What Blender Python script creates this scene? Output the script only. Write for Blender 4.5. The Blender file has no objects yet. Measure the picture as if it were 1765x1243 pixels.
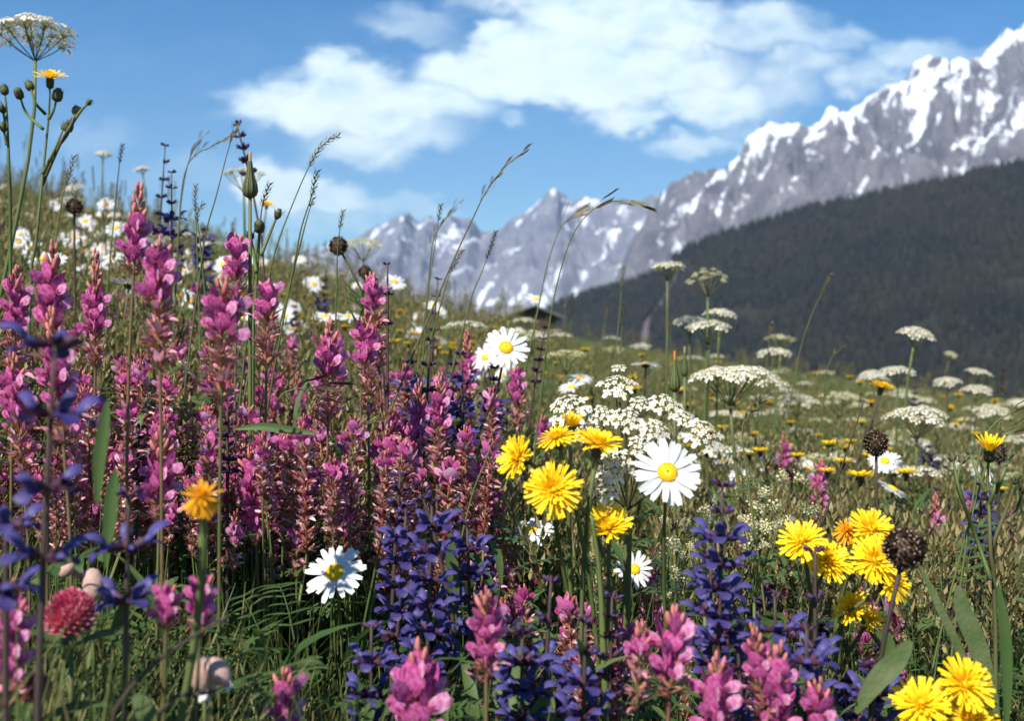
import bpy, math, random
import numpy as np
from mathutils import Vector, Matrix, Quaternion, noise
R = math.radians
random.seed(11)
rng = np.random.default_rng(11)
U = random.uniform
sc = bpy.context.scene
COL = sc.collection
F, CX, CY, HC = 1900.0, 882.5, 621.5, 0.5      # focal length in photo pixels, image centre, camera height


def V(*a): return Vector(a)


def at(px, py, d):                              # real point seen at photo pixel px,py at d metres
    return V((px - CX) / F * d, d, HC + (CY - py) / F * d)


def lerp_tab(tab, x):
    if x <= tab[0][0]: return tab[0][1]
    for (a, b), (c, e) in zip(tab, tab[1:]):
        if x <= c: return b + (e - b) * (x - a) / (c - a)
    return tab[-1][1]


def G(x, y):                                    # the meadow slope: climbs to the left and away
    r = math.hypot(x, y)
    k = min(1.0, 75.0 / max(r, 1e-6))
    xs, ys = x * k, y * k
    z = 0.033 * ys - (0.212 * xs - 0.068 * math.sqrt(xs * xs + 0.04) + 0.0136)
    if r < 60: z += 0.02 * noise.noise((x * 1.3, y * 1.3, 0)) * min(1, r)
    if r > 75:
        q = (r - 75) / 330.0
        z -= (150 + z) * (1 - math.exp(-q * q))
    return z


# ---------------------------------------------------------------- materials
def mat(name, cols, rough=0.6, trans=0.0, by='island', nscale=60.0, namt=0.35, spec=0.25, bump=0.0, bscale=400.0):
    m = bpy.data.materials.new(name); m.use_nodes = True
    nt = m.node_tree; N = nt.nodes; L = nt.links
    N.clear()
    out = N.new('ShaderNodeOutputMaterial')
    ramp = N.new('ShaderNodeValToRGB'); e = ramp.color_ramp.elements
    while len(e) < len(cols): e.new(0.5)
    for i, c in enumerate(cols):
        e[i].position = i / max(1, len(cols) - 1); e[i].color = (*c, 1)
    tc = N.new('ShaderNodeTexCoord')
    nz = N.new('ShaderNodeTexNoise'); nz.inputs['Scale'].default_value = nscale; nz.inputs['Detail'].default_value = 3
    L.new(tc.outputs['Object'], nz.inputs['Vector'])
    if by == 'island':
        g = N.new('ShaderNodeNewGeometry'); src = g.outputs['Random Per Island']
    elif by == 'object':
        g = N.new('ShaderNodeObjectInfo'); src = g.outputs['Random']
    else:
        src = None
    mr = N.new('ShaderNodeMapRange'); mr.inputs[1].default_value = 0.25; mr.inputs[2].default_value = 0.75
    mr.inputs[3].default_value = -0.5; mr.inputs[4].default_value = 0.5
    L.new(nz.outputs['Fac'], mr.inputs[0])
    if src:
        ma = N.new('ShaderNodeMath'); ma.operation = 'MULTIPLY_ADD'; ma.inputs[1].default_value = namt
        L.new(mr.outputs[0], ma.inputs[0]); L.new(src, ma.inputs[2]); fac = ma.outputs[0]
    else:
        ma = N.new('ShaderNodeMath'); ma.operation = 'ADD'; ma.inputs[1].default_value = 0.5
        L.new(mr.outputs[0], ma.inputs[0]); fac = ma.outputs[0]
    L.new(fac, ramp.inputs['Fac'])
    p = N.new('ShaderNodeBsdfPrincipled')
    p.inputs['Roughness'].default_value = rough
    p.inputs['Specular IOR Level'].default_value = spec
    L.new(ramp.outputs['Color'], p.inputs['Base Color'])
    if bump:
        n2 = N.new('ShaderNodeTexNoise'); n2.inputs['Scale'].default_value = bscale; n2.inputs['Detail'].default_value = 4
        L.new(tc.outputs['Object'], n2.inputs['Vector'])
        b = N.new('ShaderNodeBump'); b.inputs['Strength'].default_value = bump; b.inputs['Distance'].default_value = 1.0 / bscale
        L.new(n2.outputs['Fac'], b.inputs['Height']); L.new(b.outputs['Normal'], p.inputs['Normal'])
    sh = p.outputs[0]
    if trans:
        t = N.new('ShaderNodeBsdfTranslucent'); L.new(ramp.outputs['Color'], t.inputs['Color'])
        mx = N.new('ShaderNodeMixShader'); mx.inputs[0].default_value = trans
        L.new(sh, mx.inputs[1]); L.new(t.outputs[0], mx.inputs[2]); sh = mx.outputs[0]
    L.new(sh, out.inputs['Surface'])
    return m


M = {}
M['pink'] = mat('pink_petal', [(.40, .05, .18), (.60, .13, .36), (.68, .24, .47), (.78, .48, .63)], .7, .38, nscale=520, namt=.8, spec=.1)
M['pinkbud'] = mat('pink_bud', [(.30, .05, .06), (.50, .11, .15), (.58, .20, .18), (.44, .10, .08)], .5, .2, nscale=200)
M['pinkpale'] = mat('faded_petal', [(.66, .40, .47), (.50, .15, .20), (.74, .60, .62), (.44, .13, .11), (.64, .30, .42)], .6, .25)
M['calyx'] = mat('red_calyx', [(.22, .05, .045), (.36, .11, .075), (.46, .22, .14), (.30, .19, .09)], .6, .2)
M['blue'] = mat('sage_petal', [(.028, .019, .085), (.047, .035, .145), (.088, .073, .24)], .5, .25, nscale=300, namt=.6)
M['bluedark'] = mat('sage_calyx', [(.035, .012, .025), (.07, .025, .05), (.05, .03, .03)], .6, .1)
M['sagestem'] = mat('sage_stem', [(.05, .03, .035), (.07, .05, .04)], .6)
M['white'] = mat('white_petal', [(.58, .59, .60), (.72, .72, .70)], .5, .25, nscale=300, namt=.3)
M['disc'] = mat('yellow_disc', [(.78, .36, .005), (.88, .52, .01), (.92, .60, .03)], .6, 0, nscale=200)
M['yellow'] = mat('yellow_petal', [(.84, .52, .006), (.92, .62, .010), (.94, .69, .03)], .5, .3, nscale=200)
M['yellowold'] = mat('old_yellow_petal', [(.72, .28, .006), (.85, .42, .008)], .55, .3, nscale=120)
M['cream'] = mat('cream_floret', [(.66, .58, .42), (.78, .73, .60), (.83, .80, .72)], .55, .25)
M['creamy'] = mat('pale_yellow_floret', [(.66, .58, .27), (.76, .70, .42), (.80, .76, .55)], .55, .25)
M['greenumbel'] = mat('greenish_floret', [(.40, .40, .16), (.55, .52, .26)], .6, .2)
M['stem'] = mat('green_stem', [(.07, .10, .025), (.12, .15, .05), (.10, .09, .04)], .55, .05, by='object', nscale=25)
M['sainstem'] = mat('reddish_stem', [(.09, .10, .03), (.15, .09, .045), (.12, .13, .05), (.17, .07, .05)], .55, .05, by='object', nscale=40, namt=.6)
M['darkstem'] = mat('dark_stem', [(.035, .03, .02), (.07, .05, .035)], .6, 0, by='object')
M['bract'] = mat('dark_bract', [(.03, .04, .015), (.07, .08, .03), (.05, .035, .02)], .6, 0)
M['leaf'] = mat('green_leaf', [(.05, .10, .028), (.08, .14, .04), (.12, .17, .06)], .5, .42, nscale=30)
M['bigleaf'] = mat('grey_green_leaf', [(.07, .11, .035), (.12, .16, .06), (.17, .19, .09)], .5, .3, by='noise', nscale=55, bump=.25, bscale=300)
M['grass'] = mat('grass_blade', [(.06, .10, .026), (.095, .14, .038), (.145, .17, .055), (.22, .21, .09)], .5, .45)
M['dry'] = mat('dry_grass', [(.20, .155, .055), (.28, .22, .09), (.16, .15, .045), (.36, .29, .15)], .6, .3)
M['seed'] = mat('brown_seed', [(.018, .010, .008), (.04, .022, .016), (.08, .05, .032)], .7, 0)
M['spike'] = mat('grass_spike', [(.16, .13, .05), (.26, .21, .10), (.12, .09, .06)], .7, .15)
M['darkspike'] = mat('dark_spike', [(.03, .02, .015), (.08, .05, .03), (.14, .10, .06)], .7, .1)
M['woolly'] = mat('woolly_calyx', [(.50, .30, .26), (.62, .43, .38)], .9, .2, by='noise', nscale=400, bump=.9, bscale=1500)
M['clover'] = mat('clover_petal', [(.52, .05, .14), (.64, .09, .20), (.70, .22, .28)], .5, .25)
M['clovertip'] = mat('clover_tip', [(.66, .30, .30), (.70, .45, .42)], .5, .3)
M['pappus'] = mat('buff_pappus', [(.55, .38, .24), (.62, .48, .34)], .8, .3)
M['orange'] = mat('orange_tip', [(.75, .22, .02), (.8, .35, .03)], .6, .2)


# ---------------------------------------------------------------- mesh building
class MB:
    def __init__(s): s.v = []; s.f = []; s.m = []

    def rows(s, rows, m=0, closed=False):
        b = len(s.v); n = len(rows[0])
        for r in rows: s.v.extend(r)
        for i in range(len(rows) - 1):
            for j in range(n if closed else n - 1):
                k = (j + 1) % n
                s.f.append((b + i * n + j, b + i * n + k, b + (i + 1) * n + k, b + (i + 1) * n + j)); s.m.append(m)
        return b, n

    def tube(s, pts, rad, n=6, m=0, cap=True):
        rows = []
        ref = None
        for i, p in enumerate(pts):
            t = (pts[min(i + 1, len(pts) - 1)] - pts[max(i - 1, 0)])
            t = t.normalized() if t.length > 1e-9 else V(0, 0, 1)
            if ref is None:
                ref = t.orthogonal().normalized()
            ref = (ref - t * ref.dot(t))
            ref = ref.normalized() if ref.length > 1e-6 else t.orthogonal().normalized()
            bn = t.cross(ref)
            r = rad[i] if isinstance(rad, (list, tuple)) else rad
            rows.append([p + (ref * math.cos(a) + bn * math.sin(a)) * r for a in [2 * math.pi * k / n for k in range(n)]])
        b, n = s.rows(rows, m, True)
        if cap:
            s.f.append(tuple(b + k for k in range(n))[::-1]); s.m.append(m)
            e = b + (len(rows) - 1) * n
            s.f.append(tuple(e + k for k in range(n))); s.m.append(m)

    def strip(s, base, d, up, L, W, prof, bend=0.0, cup=0.0, m=0, notch=0.0):
        d = d.normalized(); up = (up - d * up.dot(d)).normalized(); side = d.cross(up)
        n = len(prof); p = base.copy(); rows = []
        for i, w in enumerate(prof):
            a = bend * i / (n - 1)
            dd = d * math.cos(a) + up * math.sin(a); nn = up * math.cos(a) - d * math.sin(a)
            h = w * W * .5
            c = p - dd * (notch if i == n - 1 else 0)
            rows.append([p - side * h + nn * cup * h, c, p + side * h + nn * cup * h])
            p = p + dd * (L / (n - 1))
        s.rows(rows, m)
        return p

    def ball(s, c, r, nu=6, nv=4, m=0, axis=V(0, 0, 1), el=1.0):
        q = axis.to_track_quat('Z', 'Y'); rows = []
        for i in range(nv + 1):
            a = math.pi * i / nv
            rr = max(1e-5, math.sin(a) * r)
            rows.append([c + q @ V(math.cos(t) * rr, math.sin(t) * rr, -math.cos(a) * r * el) for t in [2 * math.pi * k / nu for k in range(nu)]])
        s.rows(rows, m, True)

    def add(s, o, mtx, mm=None):
        b = len(s.v)
        s.v.extend([mtx @ v for v in o.v])
        s.f.extend([tuple(b + i for i in f) for f in o.f])
        s.m.extend([mm[i] if mm else i for i in o.m])

    def mesh(s, name, mats, smooth=True):
        me = bpy.data.meshes.new(name)
        me.from_pydata([tuple(v) for v in s.v], [], s.f)
        for m in mats: me.materials.append(M[m] if isinstance(m, str) else m)
        me.polygons.foreach_set('material_index', s.m)
        if smooth: me.polygons.foreach_set('use_smooth', [True] * len(s.f))
        me.update()
        return me


def frame(pos, xdir, up=V(0, 0, 1), s=1.0):     # matrix whose X axis is xdir and Z close to up
    x = xdir.normalized(); y = up.cross(x)
    y = y.normalized() if y.length > 1e-5 else x.orthogonal().normalized()
    z = x.cross(y)
    return Matrix.Translation(pos) @ Matrix((x, y, z)).transposed().to_4x4() @ Matrix.Scale(s, 4)


def facing(pos, nrm, spin=0.0, s=1.0):
    return Matrix.Translation(pos) @ nrm.to_track_quat('Z', 'Y').to_matrix().to_4x4() @ Matrix.Rotation(spin, 4, 'Z') @ Matrix.Scale(s, 4)


def obj(name, me, parent=None, mtx=None):
    o = bpy.data.objects.new(name, me); COL.objects.link(o)
    if parent is not None: o.parent = parent
    if mtx is not None: o.matrix_basis = mtx
    return o


def tag(o, label, cat, group=None):
    o['label'] = label; o['category'] = cat
    if group: o['group'] = group
    return o


def thing(name, label, cat, loc, group=None):
    o = bpy.data.objects.new(name, None); COL.objects.link(o)
    o.empty_display_size = .02; o.location = loc
    return tag(o, label, cat, group)


def struct(o, kind='structure'):
    o['kind'] = kind; return o


def bez(a, b, c, d, n=9):
    return [a * (1 - t) ** 3 + b * 3 * t * (1 - t) ** 2 + c * 3 * t * t * (1 - t) + d * t ** 3 for t in [i / (n - 1) for i in range(n)]]


def stem_mesh(pts, r0, r1, m='stem', n=6):
    mb = MB(); k = len(pts) - 1
    mb.tube(pts, [r0 + (r1 - r0) * i / k for i in range(k + 1)], n)
    return mb.mesh('stem', [m])


# ---------------------------------------------------------------- florets and flower pieces
def pea(var):                                   # sainfoin flower, X outward from the axis
    mb = MB(); o = U(-.12, .12)
    mb.tube([V(0, 0, 0), V(.002, 0, .0003), V(.0045, 0, .0008)], [.0006, .0014, .0019], 6, 1, False)
    for k in range(5):
        a = k * 1.257
        mb.strip(V(.004, math.cos(a) * .0016, .0008 + math.sin(a) * .0016), V(1, math.cos(a) * .35, math.sin(a) * .35), V(-.3, math.cos(a), math.sin(a)), .0032, .0013, (1, .6, .1), 0, 0, 1)
    a = R(42) + o
    mb.strip(V(.0035, 0, .001), V(math.cos(a), 0, math.sin(a)), V(-math.sin(a), 0, math.cos(a)), .0125, .0120, (.3, .62, .92, 1, .95, .72, .3), .75 + o, .30, 0)
    for sg in (-1, 1):
        mb.strip(V(.004, sg * .0006, 0), V(1, sg * .15, .25 + o), V(0, -sg, .15), .0105, .0062, (.3, .75, 1, .95, .6), .55, .12, 0)
        mb.strip(V(.004, sg * .0010, .0004), V(1, sg * .35, .18), V(0, -sg, .4), .0055, .0026, (.4, 1, .8, .2), .2, .1, 0)
    return mb


def peabud(var):
    mb = MB()
    mb.tube([V(0, 0, 0), V(.002, 0, .0002), V(.004, 0, .0005)], [.0006, .0013, .0016], 6, 1, False)
    L = U(.006, .0095)
    mb.tube([V(.003, 0, .0004), V(.003 + L * .4, 0, .0009), V(.003 + L * .8, 0, .0018), V(.003 + L, 0, .0026)], [.0010, .0015, .0012, .0003], 6, 0)
    for k in range(4):
        b = k * 1.57 + .4
        mb.strip(V(.003, math.cos(b) * .0014, .0005 + math.sin(b) * .0014), V(1, math.cos(b) * .25, math.sin(b) * .25), V(-.3, math.cos(b), math.sin(b)), .004, .001, (1, .6, .1), 0, 0, 1)
    return mb


def peadry(var):
    mb = MB()
    mb.tube([V(0, 0, 0), V(.002, 0, .0002), V(.0045, 0, .0002)], [.0006, .0014, .0019], 5, 1, False)
    for k in range(5):
        b = k * 1.257 + U(-.3, .3)
        mb.strip(V(.004, math.cos(b) * .0017, math.sin(b) * .0017), V(1, math.cos(b) * .5, math.sin(b) * .5), V(-.3, math.cos(b), math.sin(b)), U(.003, .0045), .0011, (1, .6, .1), U(-.3, .5), 0, 1)
    for k in range(2):
        mb.strip(V(.004, U(-.001, .001), 0), V(1, U(-.5, .5), U(-.6, .5)), V(0, U(-1, 1), 1), U(.005, .0085), U(.002, .0036), (.6, 1, .8, .3), U(-.8, .8), .5, 0)
    return mb


def salv(var):                                  # meadow sage flower
    mb = MB(); o = U(-.15, .15)
    mb.tube([V(0, 0, 0), V(.003, 0, .0002), V(.008, 0, .0006)], [.0008, .0026, .0034], 7, 1, False)
    for sg, dz in ((-1, -.25), (1, -.25), (0, .5)):
        mb.strip(V(.007, sg * .0024, dz * .004), V(1, sg * .25, dz * .5), V(0, sg, dz + .01), .005, .004, (1, .7, .05), 0, 0, 1)
    mb.tube([V(.005, 0, 0), V(.009, 0, .0008), V(.0125, 0, .0010)], [.0013, .0021, .0030], 7, 0, False)
    a = R(66) + o
    mb.strip(V(.0105, 0, .0018), V(math.cos(a), 0, math.sin(a)), V(math.sin(a), 0, -math.cos(a)), .0195, .0078, (.55, .8, 1, 1, 1, .95, .75, .35), 2.15 + o, 1.0, 0)
    mb.strip(V(.0118, 0, -.001), V(.95, 0, -.35 + o), V(.35, 0, .95), .0098, .0098, (.45, .5, .7, 1, .95, .5), -1.2, .25, 0)
    for sg in (-1, 1):
        mb.strip(V(.0118, sg * .0018, -.0006), V(.7, sg * .7, -.25), V(.2, 0, 1), .0048, .0042, (.5, 1, .9, .4), -.6, .15, 0)
    return mb


def salvbud(var):
    mb = MB(); L = U(.006, .009)
    mb.tube([V(0, 0, 0), V(.003, 0, .0002), V(.008, 0, .0006)], [.0008, .0026, .0031], 7, 1, False)
    for sg, dz in ((-1, -.3), (1, -.3), (0, .5)):
        mb.strip(V(.0065, sg * .0024, dz * .004), V(1, sg * .2, dz * .3), V(0, sg, dz + .01), .006, .0044, (1, .7, .05), -.3, 0.2, 1)
    if var % 2 == 0:
        mb.tube([V(.006, 0, 0), V(.007 + L * .5, 0, .001), V(.007 + L, 0, .0005)], [.001, .0022, .0004], 6, 0)
    return mb


PEA = [pea(i) for i in range(4)]; PEABUD = [peabud(i) for i in range(3)]; PEADRY = [peadry(i) for i in range(4)]
SALV = [salv(i) for i in range(4)]; SALVBUD = [salvbud(i) for i in range(3)]
mPEA = [m.mesh('floret', ['pink', 'calyx']) for m in PEA]
mPEABUD = [m.mesh('floret_bud', ['pinkbud', 'calyx']) for m in PEABUD]
mPEADRY = [m.mesh('withered_floret', ['pinkpale', 'calyx']) for m in PEADRY]
mSALV = [m.mesh('floret', ['blue', 'bluedark']) for m in SALV]
mSALVBUD = [m.mesh('floret_bud', ['blue', 'bluedark']) for m in SALVBUD]


def daisy_petal():
    mb = MB()
    mb.strip(V(0, 0, 0), V(1, 0, 0), V(0, 0, 1), U(.0175, .020), U(.0048, .0058), (.45, .8, .97, 1, .93, .55), U(-.35, .12), U(-.10, .18), 0, U(0, .0011))
    return mb


def daisy_disc():
    mb = MB()
    rows = []
    for i in range(5):
        t = i / 4; r = .0066 * math.cos(t * 1.45)
        rows.append([V(math.cos(a) * r, math.sin(a) * r, .0006 + .0028 * math.sin(t * 1.57)) for a in [k * math.pi / 8 for k in range(16)]])
    mb.rows(rows, 0, True)
    for i in range(150):
        r = .0067 * math.sqrt((i + .5) / 150); a = i * 2.39996
        t = math.acos(min(1, r / .0068)); z = .0006 + .0028 * math.sin(t) - (.0006 if r < .002 else 0)
        mb.ball(V(math.cos(a) * r, math.sin(a) * r, z), .00052 if r > .003 else .0004, 5, 3, 0)
    inv = [[V(math.cos(a) * r, math.sin(a) * r, z) for a in [k * math.pi / 5 for k in range(10)]] for r, z in ((.0012, -.005), (.005, -.0035), (.0068, -.0006), (.0064, .0006))]
    mb.rows(inv, 1, True)
    return mb


def hawk_inner(n, e0, e1):
    mb = MB(); mb.ball(V(0, 0, .003), .0036, 8, 5, 0)
    for i in range(16):
        a = i * 2.4; mb.strip(V(math.cos(a), math.sin(a), 0) * .0015 * U(.3, 1) + V(0, 0, .004), V(math.cos(a) * .5, math.sin(a) * .5, 1), V(-math.cos(a), -math.sin(a), .5), U(.004, .006), .0016, (.6, 1, .9), U(.1, .6), .2, 0)
    for i in range(n):
        a = i * 2.39996; t = i / n
        e = e1 + (e0 - e1) * t + U(-.12, .12)
        d = V(math.cos(a) * math.cos(e), math.sin(a) * math.cos(e), math.sin(e)); up = V(-math.cos(a) * math.sin(e), -math.sin(a) * math.sin(e), math.cos(e))
        mb.strip(V(math.cos(a), math.sin(a), 0) * (.0012 + .003 * t) + V(0, 0, .002), d, up, .007 + .0085 * t + U(-.001, .001), .0022, (.5, .8, 1, 1, .9), U(-.45, .1), .2, 0, .0005)
    return mb


def hawk_lig():
    mb = MB()
    mb.strip(V(0, 0, 0), V(1, 0, 0), V(0, 0, 1), U(.0165, .0195), U(.0024, .0031), (.5, .8, 1, 1, .92, .75), U(-.4, .15), .18, 0, U(.0004, .0010))
    return mb


def hawk_invol(l=.012, r=.0042):
    mb = MB()
    mb.tube([V(0, 0, -l), V(0, 0, -l * .8), V(0, 0, -l * .4), V(0, 0, 0), V(0, 0, .0025)], [.0016, r, r * 1.08, r * .95, r * 1.05], 9, 0)
    for i in range(16):
        a = i * 2.4; z = -l * (.95 - .8 * i / 16)
        mb.strip(V(math.cos(a) * r * .95, math.sin(a) * r * .95, z), V(math.cos(a) * .22, math.sin(a) * .22, 1), V(math.cos(a), math.sin(a), 0), .006, .0022, (1, .8, .1), .1, -.2, 0)
    return mb


def tiny_flower(mb, c, nrm, s, big=None):
    q = nrm.to_track_quat('Z', 'Y'); a0 = U(0, 6)
    for k in range(5):
        a = a0 + k * 1.2566
        d = q @ V(math.cos(a), math.sin(a), .15); L = s
        if big is not None:
            L = s * (1 + 1.5 * max(0, d.dot(big)))
        mb.strip(c, d, nrm, L, L * .62, (.35, 1, .7), -.3, .15, 0)
    mb.ball(c + nrm * s * .15, s * .28, 5, 3, 1)


def umbellet(n, r, s, radiate):
    mb = MB()
    for i in range(n):
        t = math.sqrt((i + .5) / n); a = i * 2.39996
        p = V(math.cos(a) * r * t, math.sin(a) * r * t, r * .42 * (1 - t * t) + U(-.0008, .0008))
        nr = V(math.cos(a) * t * .8 + U(-.2, .2), math.sin(a) * t * .8 + U(-.2, .2), 1).normalized()
        mb.tube([V(0, 0, -r * .7), V(p.x * .5, p.y * .5, -r * .2), p], .0003, 3, 1, False)
        tiny_flower(mb, p, nr, s * U(.85, 1.15), V(math.cos(a), math.sin(a), 0) if radiate and t > .7 else None)
    return mb


mPETAL = [daisy_petal().mesh('petal', ['white']) for _ in range(5)]
mDISC = daisy_disc().mesh('flower_head', ['disc', 'bract'])
mINNER = [hawk_inner(44, .35, 1.2).mesh('inner_petals', ['yellow']) for _ in range(2)]
mINNERUP = [hawk_inner(44, .95, 1.4).mesh('inner_petals', ['yellow']) for _ in range(2)]
mLIG = [hawk_lig().mesh('petal', ['yellow']) for _ in range(4)]
mLIGOLD = [hawk_lig().mesh('petal', ['yellowold']) for _ in range(3)]
mINNEROLD = hawk_inner(34, .2, 1.2).mesh('inner_petals', ['yellowold'])
mINVOL = hawk_invol().mesh('flower_head', ['bract'])
UMB = [umbellet(17, .0118, .0020, True) for _ in range(3)]
UMBS = [umbellet(16, .0105, .0017, False) for _ in range(3)]
mUMBBIG = [umbellet(19, .0125, .0024, True).mesh('flower_cluster', ['cream', 'greenumbel']) for _ in range(4)]
mUMB = [m.mesh('flower_cluster', ['cream', 'greenumbel']) for m in UMB]
mUMBG = [m.mesh('flower_cluster', ['creamy', 'greenumbel']) for m in UMBS]


def pinnate(n=7, L=.09, lw=.0055, ll=.018):
    mb = MB()
    pts = [V(0, 0, 0)]; a = .9
    for i in range(n + 1):
        a -= .12
        pts.append(pts[-1] + V(math.cos(a), 0, math.sin(a)) * L / (n + 1))
    mb.tube(pts, .0006, 4, 0, False)
    for i in range(2, n + 2):
        for sg in (-1, 1):
            mb.strip(pts[i], V(.45, sg, .05), V(0, 0, 1), ll, lw, (.4, .9, 1, .8, .15), U(-.6, .1), .25, 0)
    mb.strip(pts[-1], V(1, 0, 0), V(0, 0, 1), ll, lw, (.4, .9, 1, .8, .15), -.3, .2, 0)
    return mb


PINN = [pinnate(random.randint(6, 9), U(.07, .11)) for _ in range(3)]
mPINN = [m.mesh('leaf', ['leaf']) for m in PINN]


def lance(L, W):
    mb = MB()
    mb.strip(V(0, 0, 0), V(.5, 0, .85), V(-.85, 0, .5), L, W, (.4, .7, 1, .95, .7, .35, .05), U(-1.3, -.5), .25, 0)
    return mb


mLANCE = [lance(U(.07, .11), U(.010, .018)).mesh('leaf', ['leaf']) for _ in range(3)]


def base_of(head, lean=(0, 0)):
    x, y = head.x + lean[0], head.y + lean[1]
    return V(x, y, G(x, y) - .01)


def put_stem(t, head, ndir, r0, r1, m='stem', lean=None):
    h = head.z
    pts = bez(V(0, 0, 0), V(0, 0, h * .5), head - ndir * h * .3, head, 10)
    obj('stem', stem_mesh(pts, r0, r1, m), t)
    return pts


def put_leaves(t, pts, meshes, n, lo=.05, hi=.6, s=1.0):
    for k in range(n):
        i = int((lo + (hi - lo) * U(0, 1)) * (len(pts) - 1))
        obj('leaf', random.choice(meshes), t, Matrix.Translation(pts[i]) @ Matrix.Rotation(U(0, 6.28), 4, 'Z') @ Matrix.Scale(U(.7, 1.15) * s, 4))


# ---------------------------------------------------------------- plants placed one by one
def daisy(px, py, w, face, label, lean=(0, 0), real=.047, dark=False, group=None, n=21, droop=0.0, detail=True, stemm=None):
    d = real * F / w; P = at(px, py, d); b = base_of(P, lean); h = P - b
    nd = V(*face).normalized()
    t = thing('ox_eye_daisy', label, 'daisy', b, group)
    pts = put_stem(t, h, V(nd.x * .5, nd.y * .5, .8).normalized(), .0014, .0011, stemm or ('darkstem' if dark else 'stem'))
    put_leaves(t, pts, mLANCE, 2, .05, .5, .6)
    hd = obj('flower_head', mDISC, t, facing(h, nd, U(0, 6), 1))
    hd.scale = (real / .05,) * 3
    for k in range(n):
        a = 2 * math.pi * k / n + U(-.07, .07)
        mt = Matrix.Rotation(a, 4, 'Z') @ Matrix.Translation((.0052, 0, .0004 + .0005 * (k % 2))) @ Matrix.Rotation(droop + U(-.16, .16), 4, 'Y') @ Matrix.Rotation(U(-.3, .3), 4, 'X') @ Matrix.Scale(U(.84, 1.06), 4)
        obj('petal', random.choice(mPETAL), hd, mt)
    return t


def hawkbit(px, py, w, face, label, lean=(0, 0), up=0.15, old=False, real=.042, group=None, stemm='stem', r=.0014, d=None):
    if d: real = d * w / F
    d = real * F / w; P = at(px, py, d); b = base_of(P, lean); h = P - b
    nd = V(*face).normalized(); k0 = real / .042
    t = thing('hawkbit', label, 'yellow flower', b, group)
    put_stem(t, h - nd * .011 * k0, nd, r * 1.15, r, stemm)
    hd = obj('flower_head', mINVOL, t, facing(h, nd, U(0, 6), k0))
    obj('inner_petals', mINNEROLD if old else random.choice(mINNERUP if up > .7 else mINNER), hd)
    n = 36
    for k in range(n):
        a = 2 * math.pi * k / n + U(-.09, .09)
        mt = Matrix.Rotation(a, 4, 'Z') @ Matrix.Translation((.0038, 0, .001 + .0006 * (k % 3))) @ Matrix.Rotation(-(up + U(-.16, .2)), 4, 'Y') @ Matrix.Rotation(U(-.3, .3), 4, 'X') @ Matrix.Scale(U(.85, 1.08), 4)
        obj('petal', random.choice(mLIGOLD if old else mLIG), hd, mt)
    return t


def raceme_plan(L, bud, opn, n=None):
    n = n or max(16, int(L / .0019))
    out = []
    for i in range(n):
        t = (i + .5) / n
        a = i * 2.39996 + U(-.3, .3)
        if t > 1 - bud: k, e, s = 'b', R(38 + 38 * (t - (1 - bud)) / bud), U(.8, 1.05) * (1.05 - .45 * (t - (1 - bud)) / bud)
        elif t > 1 - bud - opn: k, e, s = 'o', R(U(-2, 46)), U(.66, .96)
        else: k, e, s = 'd', R(U(20, 66)), U(.85, 1.25)
        out.append((t, a, k, e, s))
    return out


def sainfoin(px, top, bot, w, label, lean=0.0, bud=.28, opn=.45, group=None, base=(0, 0), leaves=2, d=None):
    s0 = 1.0
    if d: s0 = d * w / F / .031 * 1.35
    else: d = .031 * F / w; s0 = 1.18 if px < 720 else 1.05
    A = at(px - lean, bot, d); B = at(px, top, d); L = (B - A).length
    b = base_of(A, base); A = A - b; B = B - b
    ax = (B - A).normalized()
    t = thing('sainfoin', label, 'pink wildflower', b, group)
    low = bez(V(0, 0, 0), V(0, 0, A.z * .5), A - ax * A.z * .3, A, 8)
    mb = MB(); pts = low + [A + (B - A) * k / 4 for k in (1, 2, 3, 4)]
    mb.tube(pts, [.0011] * 8 + [.001, .0009, .0007, .0005], 6)
    obj('stem', mb.mesh('stem', ['sainstem']), t)
    put_leaves(t, low, mPINN, leaves)
    q = ax.to_track_quat('Z', 'Y')
    for tt, a, k, e, s in raceme_plan(L / s0, bud, opn):
        r = V(math.cos(a), math.sin(a), 0)
        x = q @ (r * math.cos(e) + V(0, 0, math.sin(e)))
        me, nm = {'b': (mPEABUD, 'floret_bud'), 'o': (mPEA, 'floret'), 'd': (mPEADRY, 'withered_floret')}[k]
        obj(nm, random.choice(me), t, frame(A + (B - A) * tt + q @ r * .0008, x, ax, s * s0))
    return t


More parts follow.
